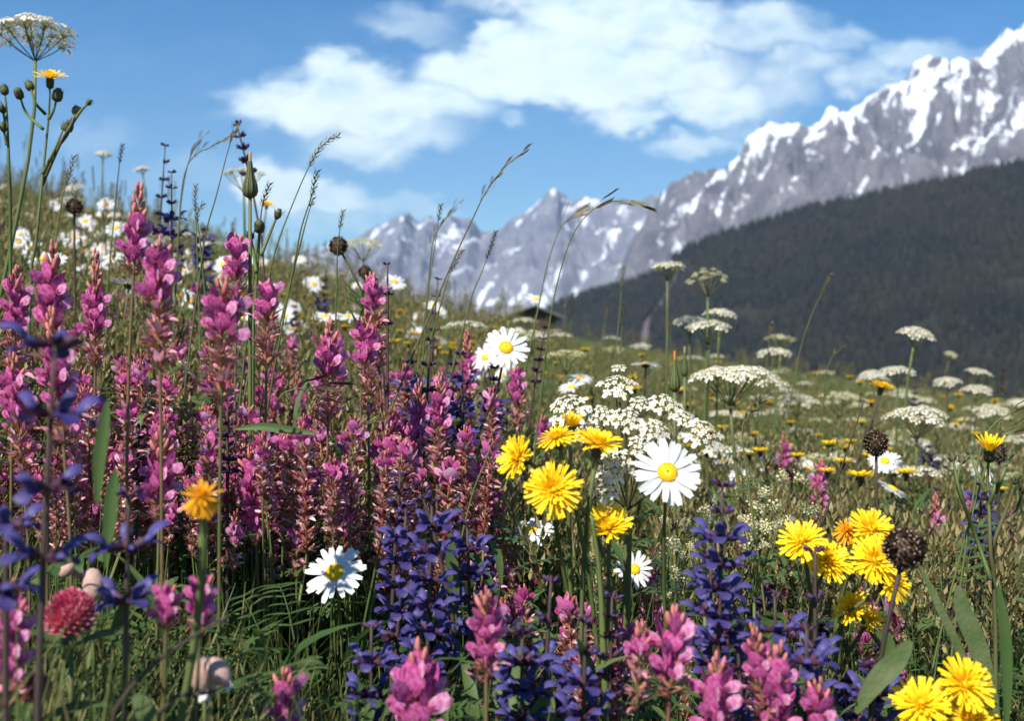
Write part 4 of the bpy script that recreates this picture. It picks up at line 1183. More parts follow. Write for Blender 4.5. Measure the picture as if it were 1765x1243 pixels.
umbel(1640, 610, 30, (.2, -.4, 1), 'small yellowish umbel above the right hand white ones', .05, 8, (0, .02), mUMBG, group=gU)
umbel(1375, 688, 84, (0, -.25, 1), 'blurred cream umbel in the grass right of the dark spike', .10, 14, (0, .02), group=gU)
umbel(1450, 684, 96, (0, -.25, 1), 'blurred cream umbel left of the edge on hawkbit', .11, 14, (0, .02), mUMBG, group=gU)
umbel(1560, 748, 84, (0, -.2, 1), 'greenish umbel below the broad white one at right', .09, 13, (0, .02), mUMBG, group=gU)
umbel(1448, 765, 66, (0, -.3, 1), 'greenish umbel left of the dark round seed head', .08, 12, (0, .02), mUMBG, group=gU)
umbel(1758, 694, 44, (.0, -.1, 1), 'cream umbel cut by the right edge', .06, 10, (0, .02), group=gU)
umbel(1060, 602, 50, (0, -.2, 1), 'faint cream umbel over the meadow crest in the middle', .10, 12, (0, .02), mUMBG, group=gU)
umbel(1105, 596, 46, (0, -.1, 1), 'faint white umbel below the pale gully', .10, 12, (0, .02), group=gU)

# ---------------------------------------------------------------- seed heads, clover, pods
seedhead(1560, 945, 36, 'largest dark round seed head on a thick dark stem at lower right', .0115, (-.035, .0), (.25, 0, 1), .95)
seedhead(1510, 764, 20, 'dark round seed head above the crowded yellow bunch', .0105, (.02, .02))
seedhead(583, 424, 15, 'dark round seed head bent over the spiky leaves', .0095, (.04, .02), (-.5, 0, .8))
seedhead(629, 469, 11, 'small dark seed head on top of a pink spike', .0085, (.0, .02))
seedhead(128, 356, 13, 'dark round seed head among the daisies on the upper left', .0085, (.0, .02))
seedhead(1722, 780, 15, 'dark ragged seed head behind the yellow bud at right', .009, (.0, .02))
seedhead(1335, 802, 8, 'small dark seed head over the bedstraw froth', .007, (.0, .02))
seedhead(1365, 812, 11, 'dark seed head right of the smaller one over the bedstraw froth', .008, (.0, .02))


def clover(px, py, w, label, real=.031):
    d = real * F / w; P = at(px, py, d); b = base_of(P, (.0, .02)); h = P - b
    t = thing('red_clover', label, 'clover', b, 'red clover heads'); pts = put_stem(t, h - V(0, 0, .012), V(0, 0, 1), .0016, .0014)
    mb = MB(); n = 150
    for i in range(n):
        z = 1 - 1.75 * (i + .5) / n; r = math.sqrt(max(0, 1 - z * z)); a = i * 2.39996
        nr = V(math.cos(a) * r, math.sin(a) * r, z * .9 + .25).normalized(); p = V(math.cos(a) * r, math.sin(a) * r, z * 1.1) * real * .33
        L = real * U(.20, .27); up = V(0, 0, 1)
        mb.tube([p, p + nr * L * .55, p + (nr + V(0, 0, .15)) * L * .9], [.0007, .0009, .0012], 5, 0, False)
        mb.strip(p + nr * L * .7, nr + V(0, 0, .35), V(0, 0, -1) + nr * .1, L * .62, .0024, (.7, 1, .7, .2), .3, .5, 0 if U(0, 1) < .62 else 1)
    mb.ball(V(0, 0, -.001), real * .33, 9, 6, 0)
    obj('flower_head', mb.mesh('flower_head', ['clover', 'clovertip']), t, Matrix.Translation(h))
    for k in range(3):
        q = MB(); q.strip(V(0, 0, 0), V(1, 0, .35), V(-.3, 0, 1), .032, .017, (.2, .75, 1, .85, .3), -.5, .2, 0)
        obj('leaf', q.mesh('leaf', ['leaf']), t, Matrix.Translation(h - V(0, 0, .016)) @ Matrix.Rotation(k * 2.1 + .4, 4, 'Z'))


clover(122, 1062, 74, 'red clover head at the lower left below the pale pod', .0210)
clover(62, 1190, 46, 'red clover head half hidden behind the salmon spike', .0125)


def pod(px, py, w, parts, label, lean=(0, .02), real=.014):
    d = real * F / w; P = at(px, py, d); b = base_of(P, lean); h = P - b
    t = thing('woolly_pod_stalk', label, 'seed pod', b); put_stem(t, h, V(0, 0, 1), .0013, .001)
    for ox, oy, s, ax, tip in parts:
        p = at(px + ox, py + oy, d + U(-.006, .006)) - b; axv = V(*ax).normalized()
        mb = MB(); L = real * s
        mb.tube([axv * (-L * .55), axv * (-L * .45), axv * (-L * .1), axv * (L * .25), axv * (L * .5), axv * (L * .62)], [L * .10, L * .27, L * .41, L * .40, L * .26, L * .16], 12)
        o = obj('pod', mb.mesh('pod', ['woolly']), t, Matrix.Translation(p))
        if tip:
            q = MB()
            for k in range(4):
                q.strip(axv * L * .55, axv + V(U(-.6, .6), U(-.6, .2), U(-.4, .4)), V(0, -1, .2), L * .42, L * .26, (.6, 1, .8, .3), .4, .3, 0)
            obj('petal_tip', q.mesh('petal_tip', ['white']), o)
        else: pass
    mb = MB()
    for ox, oy, s, ax, tip in parts:
        p = at(px + ox, py + oy, d) - b; mb.tube([h - V(0, 0, .01), (h + p) * .5, p - V(*ax).normalized() * real * s * .5], .0006, 4, 0, False)
    obj('stalk', mb.mesh('stalk', ['stem']), t)


pod(352, 1160, 52, [(-8, 0, 1.0, (.25, -.2, -1), True), (22, -4, .9, (.75, -.2, -.75), True), (4, 22, .7, (.1, 0, -1), True)], 'woolly pale pink pods with white tips by the dark twig')
pod(160, 1006, 44, [(0, 0, 1.05, (.25, -.3, -1), False), (-26, -22, .55, (.5, 0, -.8), False), (-44, -24, .6, (-.5, 0, -.5), False)], 'smooth pale pink pod hanging above the red clover')

# ---------------------------------------------------------------- budding plants
budplant(1.05, [([(86, 152), (84, 200), (75, 290), (62, 420), (50, 560)], 'flower'),
                ([(52, 150), (62, 178), (78, 196)], 'bud'), ([(34, 165), (46, 195), (74, 222)], 'bud'), ([(131, 192), (122, 215), (105, 245), (72, 320)], 'bud'),
                ([(117, 222), (112, 238), (96, 255)], 'bud'), ([(122, 212), (117, 230), (106, 244)], 'smallbud'), ([(152, 178), (140, 190), (124, 212)], 'smallbud'), ([(98, 168), (92, 190), (84, 205)], 'bud'), ([(110, 220), (92, 262), (74, 300)], 'smallbud')],
         'branching budding plant with one yellow flower in the top left')
budplant(1.0, [([(8, 158), (12, 200), (16, 300), (18, 420)], 'bud'), ([(5, 190), (10, 215)], 'smallbud'), ([(6, 222), (12, 250)], 'smallbud')], 'budding plant cut by the left edge under the high umbel')
budplant(.80, [([(1704, 796), (1702, 830), (1705, 880), (1708, 960), (1716, 1090)], 'flower'),
               ([(1672, 780), (1684, 815), (1700, 850)], 'smallbud'), ([(1642, 790), (1655, 850), (1682, 925), (1708, 1000)], 'smallbud'), ([(1658, 795), (1650, 830), (1660, 865)], 'smallbud'),
               ([(1715, 830), (1712, 850), (1702, 880)], 'smallbud'), ([(1750, 830), (1738, 870), (1715, 930), (1709, 965)], 'smallbud'), ([(1740, 785), (1728, 820), (1716, 850)], 'smallbud'), ([(1764, 845), (1752, 880), (1738, 900)], 'smallbud')],
         'branching budding plant with a closed yellow flower at right', 'closed')
budplant(.9, [([(447, 395), (446, 430), (440, 520), (436, 640)], 'bud'), ([(478, 372), (468, 395), (450, 440)], 'smallbud'), ([(432, 408), (436, 430), (442, 470)], 'smallbud')], 'orange brown budding plant right of the goats beard')
goatsbeard(431, 262, 342, .86, 'tall pointed goats beard bud standing against the sky', 0, .85)
goatsbeard(1163, 606, 676, .95, 'dark pointed goats beard bud with an orange tip', 0, .7, 'orange')
goatsbeard(1180, 598, 650, 1.3, 'pale slim goats beard bud right of the dark one', 0, .6)

# ---------------------------------------------------------------- grass stalks
K = stalk
K([(584, 233), (560, 246), (536, 280), (505, 350), (475, 430), (455, 520)], 1.0, 'dense', .24, 'grass stalk with a bent furry spike highest over the centre left', thick=.0042)
K([(895, 268), (868, 290), (838, 330), (818, 370), (790, 430), (755, 510)], .95, 'loose', .42, 'tall thin arching grass stalk against the cloud base', thick=.001)
K([(548, 293), (543, 310), (538, 335), (520, 390), (508, 450)], .95, 'dense', .3, 'thin grass stalk with a dark oblong spike under the furry one', m='darkspike', thick=.0036)
K([(540, 340), (537, 350), (528, 380), (515, 430)], .97, 'dense', .2, 'thin grass stalk with a tiny dark spike', m='darkspike', thick=.003)
K([(592, 362), (588, 380), (582, 430), (580, 500)], 1.1, 'dense', .25, 'short grass spike above the round seed head')
K([(466, 315), (460, 330), (452, 355), (444, 420)], .95, 'dense', .42, 'dark slim spike right of the goats beard', m='darkspike', thick=.0032)
K([(760, 352), (757, 370), (750, 420), (738, 500), (730, 560)], 1.15, 'dense', .14, 'upright grass stalk with a dark tip before the left mountain', m='darkspike', thick=.003)
K([(784, 356), (770, 375), (748, 410), (740, 470), (735, 540)], 1.15, 'loose', .5, 'slanting grass stalk crossing the upright dark tipped one')
K([(798, 430), (786, 450), (772, 480), (755, 540)], 1.1, 'dense', .4, 'plump green grass spike before the left mountain', thick=.0036)
K([(855, 398), (846, 425), (832, 465), (815, 505), (800, 560)], 1.1, 'dense', .3, 'thin straight grass stalk before the middle mountain', m='darkspike', thick=.0014)
K([(1088, 352), (1060, 346), (1030, 356), (1005, 378), (985, 410), (965, 470), (950, 540), (940, 620)], 1.05, 'brome', .28, 'nodding brome grass stalk arching over the middle mountain', thick=.002)
K([(985, 372), (965, 395), (945, 450), (930, 520)], 1.2, 'brome', .2, 'faint nodding grass stalk left of the arching brome')
K([(1076, 458), (1072, 490), (1068, 540), (1062, 600)], 1.5, 'dense', .32, 'blurred brown grass spike before the blue forest edge', thick=.004)
K([(1075, 520), (1073, 545), (1070, 610)], 1.8, 'dense', .5, 'dark grass spike at the foot of the blue forest edge', m='darkspike', thick=.004)
K([(988, 505), (985, 530), (984, 570)], 1.8, 'dense', .7, 'dark upright spike right of the hut', m='darkspike', thick=.005)
K([(976, 515), (974, 540), (974, 580)], 2.0, 'loose', .6, 'brownish grass stalk beside the dark spike right of the hut')
K([(1432, 472), (1420, 498), (1400, 540), (1380, 600), (1365, 680)], 1.5, 'dense', .18, 'faint yellowish grass spike leaning before the forest', thick=.003)
K([(1330, 556), (1327, 575), (1320, 640)], 1.6, 'dense', .3, 'short yellowish grass spike left of the leaning umbel', thick=.003)
K([(1450, 600), (1435, 615), (1425, 640), (1420, 690)], 1.5, 'loose', .4, 'pale nodding grass stalk left of the edge on hawkbit')
K([(1316, 688), (1300, 705), (1280, 735), (1285, 800), (1296, 880)], .78, 'dense', .24, 'dark fat grass spike leaning right of the cream umbel', m='darkspike', thick=.0052)
K([(1790, 706), (1745, 712), (1710, 735), (1690, 775), (1680, 840)], .85, 'brome', .42, 'brome grass arching in from the right edge', m='dry')
K([(1765, 735), (1735, 750), (1710, 770), (1695, 820)], .86, 'brome', .5, 'lower brome grass arching in from the right edge', m='dry')
K([(390, 238), (365, 252), (335, 268), (318, 300), (310, 360), (306, 440)], 1.2, 'loose', .35, 'branched grass stalk bending right between the sage spikes on the skyline')
K([(345, 240), (332, 262), (322, 290), (312, 350), (306, 440)], 1.2, 'loose', .25, 'upright twin of the branched grass stalk on the skyline')
K([(402, 230), (390, 270), (372, 340), (355, 400), (345, 470)], 1.02, 'loose', .15, 'dark leaning stalk left of the goats beard')
K([(212, 248), (208, 265), (204, 300), (198, 360)], 1.3, 'dense', .3, 'grass stalk with an oval tip on the upper left skyline', m='darkspike', thick=.0034)
K([(128, 268), (120, 300), (108, 340), (95, 420)], 1.1, 'dense', .35, 'green grass spike below the branching buds', thick=.004)
K([(338, 318), (336, 345), (338, 385), (340, 440)], 1.15, 'dense', .4, 'grass spike left of the leaning stalk on the skyline', thick=.003)
K([(352, 350), (340, 370), (345, 420)], 1.1, 'dense', .5, 'short grass spike in front of the leaning stalk', thick=.003)
K([(545, 668), (505, 672), (480, 690), (470, 760)], .8, 'brome', .5, 'dark brome grass bending right across the pink band', m='darkspike')
K([(650, 725), (615, 740), (590, 775), (570, 840), (560, 930)], .86, 'loose', .3, 'pale grass stalk curving through the withered pink spikes', m='dry')
K([(630, 680), (600, 690), (560, 720), (530, 760), (500, 840)], .88, 'loose', .4, 'grass stalk arching over the middle of the pink band', m='dry')
K([(850, 760), (835, 800), (815, 850), (795, 930), (780, 1010)], .72, 'none', .1, 'bare pale stalk slanting left of the yellow hawkbits')
K([(700, 810), (680, 860), (660, 920), (645, 990)], .74, 'none', .1, 'bare pale stalk left of the blue cluster')
K([(1490, 690), (1470, 750), (1442, 830), (1425, 880)], .84, 'none', .1, 'bare dark stalk crossing the umbels at right', stemm='darkstem')
K([(1020, 892), (1030, 960), (1036, 1030), (1040, 1120)], .66, 'none', .1, 'dark green stalk under the single yellow hawkbit', r=.0022)
K([(395, 1062), (330, 1100), (260, 1150), (205, 1215), (190, 1260)], .46, 'none', .1, 'dry brown twig lying across the lower left', stemm='darkstem', r=.0012)
K([(398, 1178), (360, 1195), (310, 1200), (290, 1215)], .48, 'none', .1, 'short dark twig under the woolly pods', stemm='darkstem', r=.0011)

# ---------------------------------------------------------------- broad leaves
leaf_blade([(548, 748), (500, 742), (450, 736), (405, 740)], .72, 15, 'long green blade lying level across the pink band', 'leaf')
leaf_blade([(1570, 1105), (1545, 1140), (1510, 1175), (1475, 1230)], .60, 38, 'broad grey green leaf behind the thick dark stem', cup=.1)
leaf_blade([(1650, 1010), (1662, 1060), (1690, 1130), (1722, 1250)], .62, 36, 'tall broad grey green leaf right of the dense pink spike', cup=.12)
leaf_blade([(1585, 975), (1620, 1050), (1660, 1140), (1690, 1250)], .66, 16, 'narrow green blade left of the tall broad leaf', cup=.2)
leaf_blade([(1720, 1010), (1730, 1080), (1735, 1160), (1735, 1260)], .64, 22, 'green blade in the lower right corner', 'leaf', cup=.2)
leaf_blade([(1510, 1090), (1530, 1110), (1520, 1160), (1500, 1240)], .64, 26, 'folded green leaf under the sideways daisy', 'leaf', cup=.2)
leaf_blade([(185, 690), (180, 740), (172, 800), (168, 870)], .52, 24, 'blurred wide green leaf left of the faded sage top', 'leaf', cup=.4)
leaf_blade([(200, 810), (195, 850), (190, 900), (182, 980)], .52, 26, 'blurred wide green leaf under the faded sage top', 'leaf', cup=.4)
leaf_blade([(230, 1200), (245, 1215), (255, 1243), (260, 1290)], .47, 34, 'small broad leaf at the bottom left edge', 'bigleaf', cup=.15)
leaf_blade([(945, 1190), (940, 1215), (930, 1243), (925, 1290)], .60, 38, 'pale broad leaf at the bottom edge in the middle', 'bigleaf', cup=.15)
leaf_blade([(775, 920), (778, 960), (782, 1010), (785, 1080)], .68, 22, 'small green leaf above the blue cluster', 'leaf', cup=.2)
leaf_blade([(1320, 1100), (1335, 1060), (1320, 1130), (1300, 1240)], .70, 44, 'blurred green leaf between blue sage and daisy', 'leaf', cup=.2)
# spiky tuft of green leaves against the pale mountain
tp = at(622, 560, 1.1); b = base_of(tp); t = thing('spiky_leaf_tuft', 'tuft of narrow green leaves under the bent round seed head', 'leafy plant', b)
put_stem(t, tp - b, V(0, 0, 1), .0016, .0014)
for i in range(22):
    a = i * 2.4; q = MB(); e = U(.3, 1.2)
    q.strip(V(0, 0, 0), V(math.cos(a) * math.cos(e), math.sin(a) * math.cos(e), math.sin(e)), V(0, 0, 1), U(.028, .045), .003, (.6, 1, .9, .6, .1), U(-.3, .5), .3, 0)
    obj('leaf', q.mesh('leaf', ['leaf']), t, Matrix.Translation(tp - b + V(0, 0, U(-.03, .03))))

# ---------------------------------------------------------------- the crowd behind and between
CREST = [(-400, 215), (0, 300), (200, 362), (430, 432), (660, 492), (860, 545), (1000, 578), (1300, 628), (1765, 688), (2200, 735)]
LIM = [(math.log(.40), 640), (math.log(.55), 560), (math.log(.74), 530), (math.log(.84), 390), (math.log(1.0), 250), (math.log(1.5), 130), (math.log(3), 50), (math.log(8), 12), (math.log(60), 2)]
crest = lambda px: lerp_tab(CREST, px)
limit = lambda px, d: crest(px) + lerp_tab(LIM, math.log(d))


def raceme_mesh(L, bud, opn, nm='raceme'):
    mb = MB()
    for tt, a, k, e, s in raceme_plan(L, bud, opn):
        r = V(math.cos(a), math.sin(a), 0); x = r * math.cos(e) + V(0, 0, math.sin(e))
        src, mm = {'b': (PEABUD, (2, 1)), 'o': (PEA, (0, 1)), 'd': (PEADRY, (3, 1))}[k]
        mb.add(random.choice(src), frame(V(0, 0, L * tt) + r * .0008, x, V(0, 0, 1), s), mm)
    mb.tube([V(0, 0, -.01), V(0, 0, L)], [.0011, .0004], 5, 1)
    return mb.mesh(nm, ['pink', 'calyx', 'pinkbud', 'pinkpale'])


RBLOOM = [raceme_mesh(U(.055, .08), U(.1, .3), U(.26, .42)) for _ in range(6)]
RDRY = [raceme_mesh(U(.08, .11), U(.04, .12), U(.03, .16), 'withered_raceme') for _ in range(5)]


def unit_stem(r, m):
    mb = MB(); a, b = U(-.03, .03), U(-.03, .03)
    mb.tube([V(a * math.sin(math.pi * t), b * math.sin(math.pi * t), t) for t in [k / 7 for k in range(8)]], [r * (1.15 - .3 * k / 7) for k in range(8)], 5)
    return mb.mesh('stem', [m])


USTEM = [unit_stem(.0012, 'stem') for _ in range(4)]; UDARK = [unit_stem(.0011, 'darkstem') for _ in range(3)]; UTHIN = [unit_stem(.0006, m) for m in ('stem', 'darkstem', 'dry')]; USAGE = [unit_stem(.0016, 'sagestem') for _ in range(3)]


def upright(name, label, cat, group, px, py, d, heads, stems, sc_=1.0, leaf=None, hh=0.0, tilt=.16):
    """one plant: stem + head (+ leaf) copied from shared meshes; the head sits at photo height py"""
    P = at(px, py, d); g = G(P.x, P.y); h = P.z - g - hh * sc_
    if h < .05 or (838 < px < 968 and py < 545 and d > 1.4): return None
    t = thing(name, label, cat, V(P.x, P.y, g - .01), group)
    t.rotation_euler = (U(-tilt, tilt) * .5, U(-tilt, tilt) * .5, U(0, 6.28))
    s = obj('stem', random.choice(stems), t); s.scale = (1, 1, h)
    hd = obj('x', random.choice(heads), t); hd.name = hd.data.name.split('.')[0]
    hd.location = (0, 0, h); hd.scale = (sc_,) * 3
    if leaf:
        for _ in range(2):
            obj('leaf', random.choice(leaf), t, Matrix.Translation((0, 0, h * U(.2, .75))) @ Matrix.Rotation(U(0, 6.28), 4, 'Z') @ Matrix.Scale(U(.7, 1.1), 4))
    return t


TOPB = [(-60, 470), (100, 440), (300, 450), (450, 500), (640, 545), (850, 620)]
n = 0
for i in range(140):
    px = U(-60, 850); f = i / 140.0
    py = lerp_tab(TOPB, px) + 25 + 300 * f + U(-15, 25)
    d = lerp_tab([(0, 2.1), (.35, 1.25), (.7, .98), (1, .80)], f) * U(.92, 1.12)
    if py > 850 + U(-30, 30) or abs(px - 872) + abs(py - 600) < 60: continue
    dry = U(0, 1) < .30 + .6 * f
    zone = 'left half of the pink band' if px < 400 else 'right half of the pink band'
    upright('sainfoin', ('withered reddish sainfoin spike standing in the ' if dry else 'pink sainfoin spike crowded in the ') + zone, 'pink wildflower',
            ('withered' if dry else 'flowering') + ' sainfoin of the ' + zone, px, py, d, RDRY if dry else RBLOOM, USTEM, U(.72, 1.05), mPINN if f > .3 else None, .06)
for i in range(28):
    px = U(420, 860); py = U(680, 850); d = lerp_tab([(680, 1.15), (850, .84)], py) * U(.95, 1.08)
    upright('sainfoin', 'withered reddish sainfoin spike standing in the right half of the pink band', 'pink wildflower', 'withered sainfoin of the right half of the pink band', px, py, d, RDRY, USTEM, U(.75, 1.05), None, .06)
for i in range(30):
    px = U(1270, 1770); py = U(840, 1130); d = lerp_tab([(840, 1.6), (1130, .85)], py) * U(.9, 1.1)
    upright('sainfoin', 'small pink sainfoin spike scattered in the grass at right', 'pink wildflower', 'scattered sainfoin of the right side', px, py, d, RBLOOM + RDRY[:1], USTEM, U(.6, .9), None, .06)
for i in range(22):
    px = U(860, 1290); py = U(880, 1110); d = lerp_tab([(880, 1.25), (1110, .86)], py) * U(.95, 1.1)
    upright('sainfoin', 'pink sainfoin spike behind the yellow hawkbits and daisies in the centre', 'pink wildflower', 'sainfoin behind the central flowers', px, py, d, RBLOOM[:3] + RDRY[:3], USTEM, U(.7, 1), None, .06)
for i in range(16):
    px = U(860, 1300); py = U(1080, 1200); d = U(.66, .78)
    upright('sainfoin', 'reddish budding sainfoin spike in the dark undergrowth at the bottom', 'pink wildflower', 'sainfoin of the bottom edge', px, py, d, RDRY, USTEM, U(.6, .9), mPINN, .06)

# the rest of the pink band, far too many to count
def carpet(L, bud, opn, n):
    mb = MB()
    for tt, a, k, e, s in raceme_plan(L, bud, opn, n):
        r = V(math.cos(a), math.sin(a), 0); x = r * math.cos(e) + V(0, 0, math.sin(e))
        src, mm = {'b': (PEABUD, (2, 1)), 'o': (PEA, (0, 1)), 'd': (PEADRY, (3, 1))}[k]
        mb.add(random.choice(src), frame(V(0, 0, L * tt) + r * .0008, x, V(0, 0, 1), s), mm)
    mb.tube([V(.01, 0, -.3), V(0, 0, 0), V(0, 0, L)], [.0012, .001, .0004], 4, 4)
    return mb


TC = [carpet(U(.045, .07), U(.1, .3), U(.2, .4), 24) for _ in range(5)] + [carpet(U(.06, .09), .1, U(0, .12), 30) for _ in range(5)]
inst = []
for i in range(900):
    f = U(0, 1) ** .75; px = U(-180, 885)
    py = lerp_tab(TOPB, px) + 15 + 370 * f; d = lerp_tab([(0, 2.3), (.35, 1.4), (.7, 1.1), (1, .88)], f) * U(.95, 1.12)
    if abs(px - 872) < 40 and py < 660: continue
    P = at(px, py, d); s = U(.55, .9)
    if i < 90: px = U(60, 620); py = lerp_tab([(60, 700), (620, 760)], px) + U(-40, 130); d = U(.76, .86); P = at(px, py, d)
    if abs(px - 577) < 45 and py > 840: continue
    inst.append((random.randrange(5) if U(0, 1) > .35 + .5 * f else random.randrange(5, 10), m3(U(0, 6.28), s, s, U(0, .16), U(0, 6.28)), tuple(P - V(0, 0, .06))))
struct(scatter('sainfoin_carpet', TC, inst, ['pink', 'calyx', 'pinkbud', 'pinkpale', 'stem']), 'stuff')

# small daisies
mb = MB()
for k in range(20):
    a = k * math.pi / 10 + U(-.08, .08)
    mb.strip(V(math.cos(a), math.sin(a), 0) * .0052, V(math.cos(a), math.sin(a), U(-.1, .15)), V(0, 0, 1), .0185, .0055, (.45, .9, 1, .9, .5), -.15, .05, 0)
mPETS = mb.mesh('petals', ['white'])


def small_daisy(px, py, d, label, group):
    P = at(px, py, d); g = G(P.x, P.y); h = P.z - g
    if h < .05: return
    t = thing('ox_eye_daisy', label, 'daisy', V(P.x, P.y, g - .01), group)
    s = obj('stem', random.choice(USTEM), t); s.scale = (1, 1, h)
    nd = V(U(-.5, .5), U(-.9, -.1), U(.4, 1)).normalized()
    hd = obj('flower_head', mDISC, t, facing(V(0, 0, h + .01), nd, U(0, 6), U(.8, 1)))
    obj('petals', mPETS, hd)


for i in range(125):
    px = U(0, 900) if i < 62 else U(0, 430); f = U(0, 1) ** 1.3
    small_daisy(px, crest(px) + 8 + 120 * f, lerp_tab([(0, 4.2), (1, 1.7)], f) * U(.9, 1.1), 'small distant daisy in the flowery strip under the skyline', 'distant daisies under the skyline')
for i in range(14):
    px = U(1180, 1750); py = U(790, 960)
    small_daisy(px, py, U(1.3, 2.0), 'small blurred daisy in the grass at right', 'blurred daisies at right')

# small yellow flowers
mb = MB()
for k in range(20):
    a = k * 2.4
    mb.strip(V(math.cos(a), math.sin(a), 0) * .002, V(math.cos(a), math.sin(a), .2 + .5 * (1 - k / 20)), V(0, 0, 1), .0125, .0042, (.6, 1, 1, .7), -.2, .2, 0)
mb.tube([V(0, 0, -.01), V(0, 0, -.004), V(0, 0, .002)], [.001, .004, .004], 6, 1)
mYEL = [mb.mesh('flower_head', ['yellow', 'bract'])]


def yellow(px, py, d, label, group, s=1.0):
    t = upright('hawkbit', label, 'yellow flower', group, px, py, d, mYEL, UTHIN, s * U(.6, 1.15), None, 0, .3)
    if t:
        t.rotation_euler = (0, 0, 0); t.children[1].rotation_euler = (U(0, 1.2), U(-.6, .6), U(0, 6))


for i in range(115):
    px = U(420, 900); f = U(0, 1)
    yellow(px, crest(px) - 6 + 95 * f, lerp_tab([(0, 5), (1, 2.0)], f) * U(.85, 1.15), 'small distant yellow flower in the yellow strip below the mountains', 'distant yellow flowers below the mountains')
for i in range(55):
    px = U(0, 430); f = U(0, 1)
    yellow(px, crest(px) + 10 + 150 * f, lerp_tab([(0, 5), (1, 2.0)], f), 'small distant yellow flower on the left hand slope', 'distant yellow flowers on the left slope')
for i in range(85):
    px = U(880, 1780); f = U(0, 1)
    yellow(px, crest(px) - 4 + 160 * f, lerp_tab([(0, 3.4), (1, 1.3)], f) * U(.85, 1.15), 'small distant yellow flower in the grass before the forest', 'distant yellow flowers before the forest')

# distant umbels
def umb_top(R_, n, srcs, s):
    mb = MB()
    for i in range(n):
        f = math.sqrt((i + .6) / n); a = i * 2.4; p = V(math.cos(a) * f * R_, math.sin(a) * f * R_, .25 * R_ * (.5 - f * f))
        mb.add(random.choice(srcs), facing(p, V(p.x * 6, p.y * 6, 1).normalized(), U(0, 6), s))
        mb.tube([V(0, 0, -R_ * .9), V(p.x * .5, p.y * .5, -R_ * .45), p], .0006, 3, 2, False)
    return mb


mUTOP = [umb_top(.036, 12, UMB, .72).mesh('umbel', ['cream', 'greenumbel', 'stem']) for _ in range(2)] + [umb_top(.030, 11, UMBS, .7).mesh('umbel', ['creamy', 'greenumbel', 'stem'])]
for i in range(78):
    px = U(1080, 1790) if i < 64 else U(560, 1080); f = U(0, 1)
    upright('white_umbel', 'distant cream umbel in the grass before the forest' if px > 1080 else 'distant cream umbel along the meadow crest in the middle', 'umbel flower',
            'distant umbels before the forest' if px > 1080 else 'distant umbels along the crest', px, crest(px) - 10 + (150 if px > 1080 else 30) * f, lerp_tab([(0, 4.2), (1, 1.5)], f) * U(.85, 1.15), mUTOP, USTEM, U(.8, 1.2), None, 0)
for i in range(9):
    px = U(0, 420); upright('white_umbel', 'distant pale umbel on the left skyline', 'umbel flower', 'distant umbels on the left skyline', px, crest(px) + U(-20, 60), U(2.2, 4), mUTOP, USTEM, U(.8, 1.1), None, 0)


# sage crowd
def sage_head(n, gap, nb, per):
    mb = MB()
    for i in range(n):
        f = i / max(1, n - 1); isb = i >= n - nb; a0 = U(0, 6)
        for k in range(per):
            a = a0 + k * 6.283 / per; r = V(math.cos(a), math.sin(a), 0); e = R(U(0, 30) + (20 if isb else 0))
            mb.add(random.choice(SALVBUD if isb else SALV), frame(V(0, 0, gap * i) + r * .001, r * math.cos(e) + V(0, 0, math.sin(e)), V(0, 0, 1), U(.85, 1.05) * (1 - .35 * f * isb)))
    mb.tube([V(0, 0, -.01), V(0, 0, gap * (n - 1))], [.0016, .0008], 5, 1)
    return mb.mesh('flower_spike', ['blue', 'bluedark'])


SPK = [sage_head(random.randint(4, 6), .016, random.randint(2, 3), 5) for _ in range(4)]
for lbl, grp, n, x0, x1, y0, y1, d0, d1 in [
        ('blue sage spike in the dark undergrowth at the bottom', 'sage of the bottom undergrowth', 17, 640, 1500, 960, 1180, 1.0, .74),
        ('blue sage spike in the blue patch left of the slanting daisy', 'sage of the blue patch', 5, 690, 850, 580, 700, 1.3, 1.05),
        ('distant blue sage spike behind the pink band', 'distant sage behind the pink band', 12, 0, 700, 470, 560, 2.3, 1.8),
        ('distant purple sage spike in the grass before the forest', 'distant sage before the forest', 12, 950, 1760, 640, 880, 2.4, 1.4)]:
    for i in range(n):
        f = U(0, 1); upright('meadow_sage', lbl, 'blue wildflower', grp, U(x0, x1), y0 + (y1 - y0) * f, d0 + (d1 - d0) * f, SPK, USAGE, U(.75, 1), mLANCE, .07)


# brown spikes and buds along the skyline
def plant_spike(L, r, m):
    mb = MB(); n = int(L / .0006)
    for i in range(n):
        f = (i + .5) / n; a = i * 2.4; o = V(math.cos(a), math.sin(a), 0); q = math.sin(math.pi * f ** .8) ** .5
        mb.strip(V(0, 0, L * f) + o * r * .4 * q, o * .8 + V(0, 0, 1), o, .0042, .0015, (.5, 1, .7, .1), .3, .4, 0)
    return mb.mesh('seed_spike', [m])


PSP = [plant_spike(.022, .004, 'darkspike'), plant_spike(.035, .003, 'darkspike'), plant_spike(.05, .0026, 'spike'), plant_spike(.03, .004, 'spike')]
for i in range(130):
    px = U(0, 880) if i < 90 else U(0, 330); f = U(0, 1)
    upright('grass_stalk', 'thin brown grass spike on the left skyline' if px < 430 else 'thin brown grass spike before the pale mountains', 'grass stalk', 'thin grass spikes on the left skyline' if px < 430 else 'thin grass spikes before the mountains',
            px, crest(px) - 75 * (1 - f) * (1 if px < 430 else .7) + 40 * f, U(1.4, 4), PSP, UTHIN, U(.8, 1.2), None, .02)
for i in range(36):
    px = U(880, 1790)
    upright('grass_stalk', 'thin brown grass spike before the dark forest', 'grass stalk', 'thin grass spikes before the forest', px, crest(px) + U(-55, 120), U(1.5, 4), PSP, UTHIN, U(.8, 1.2), None, .02)

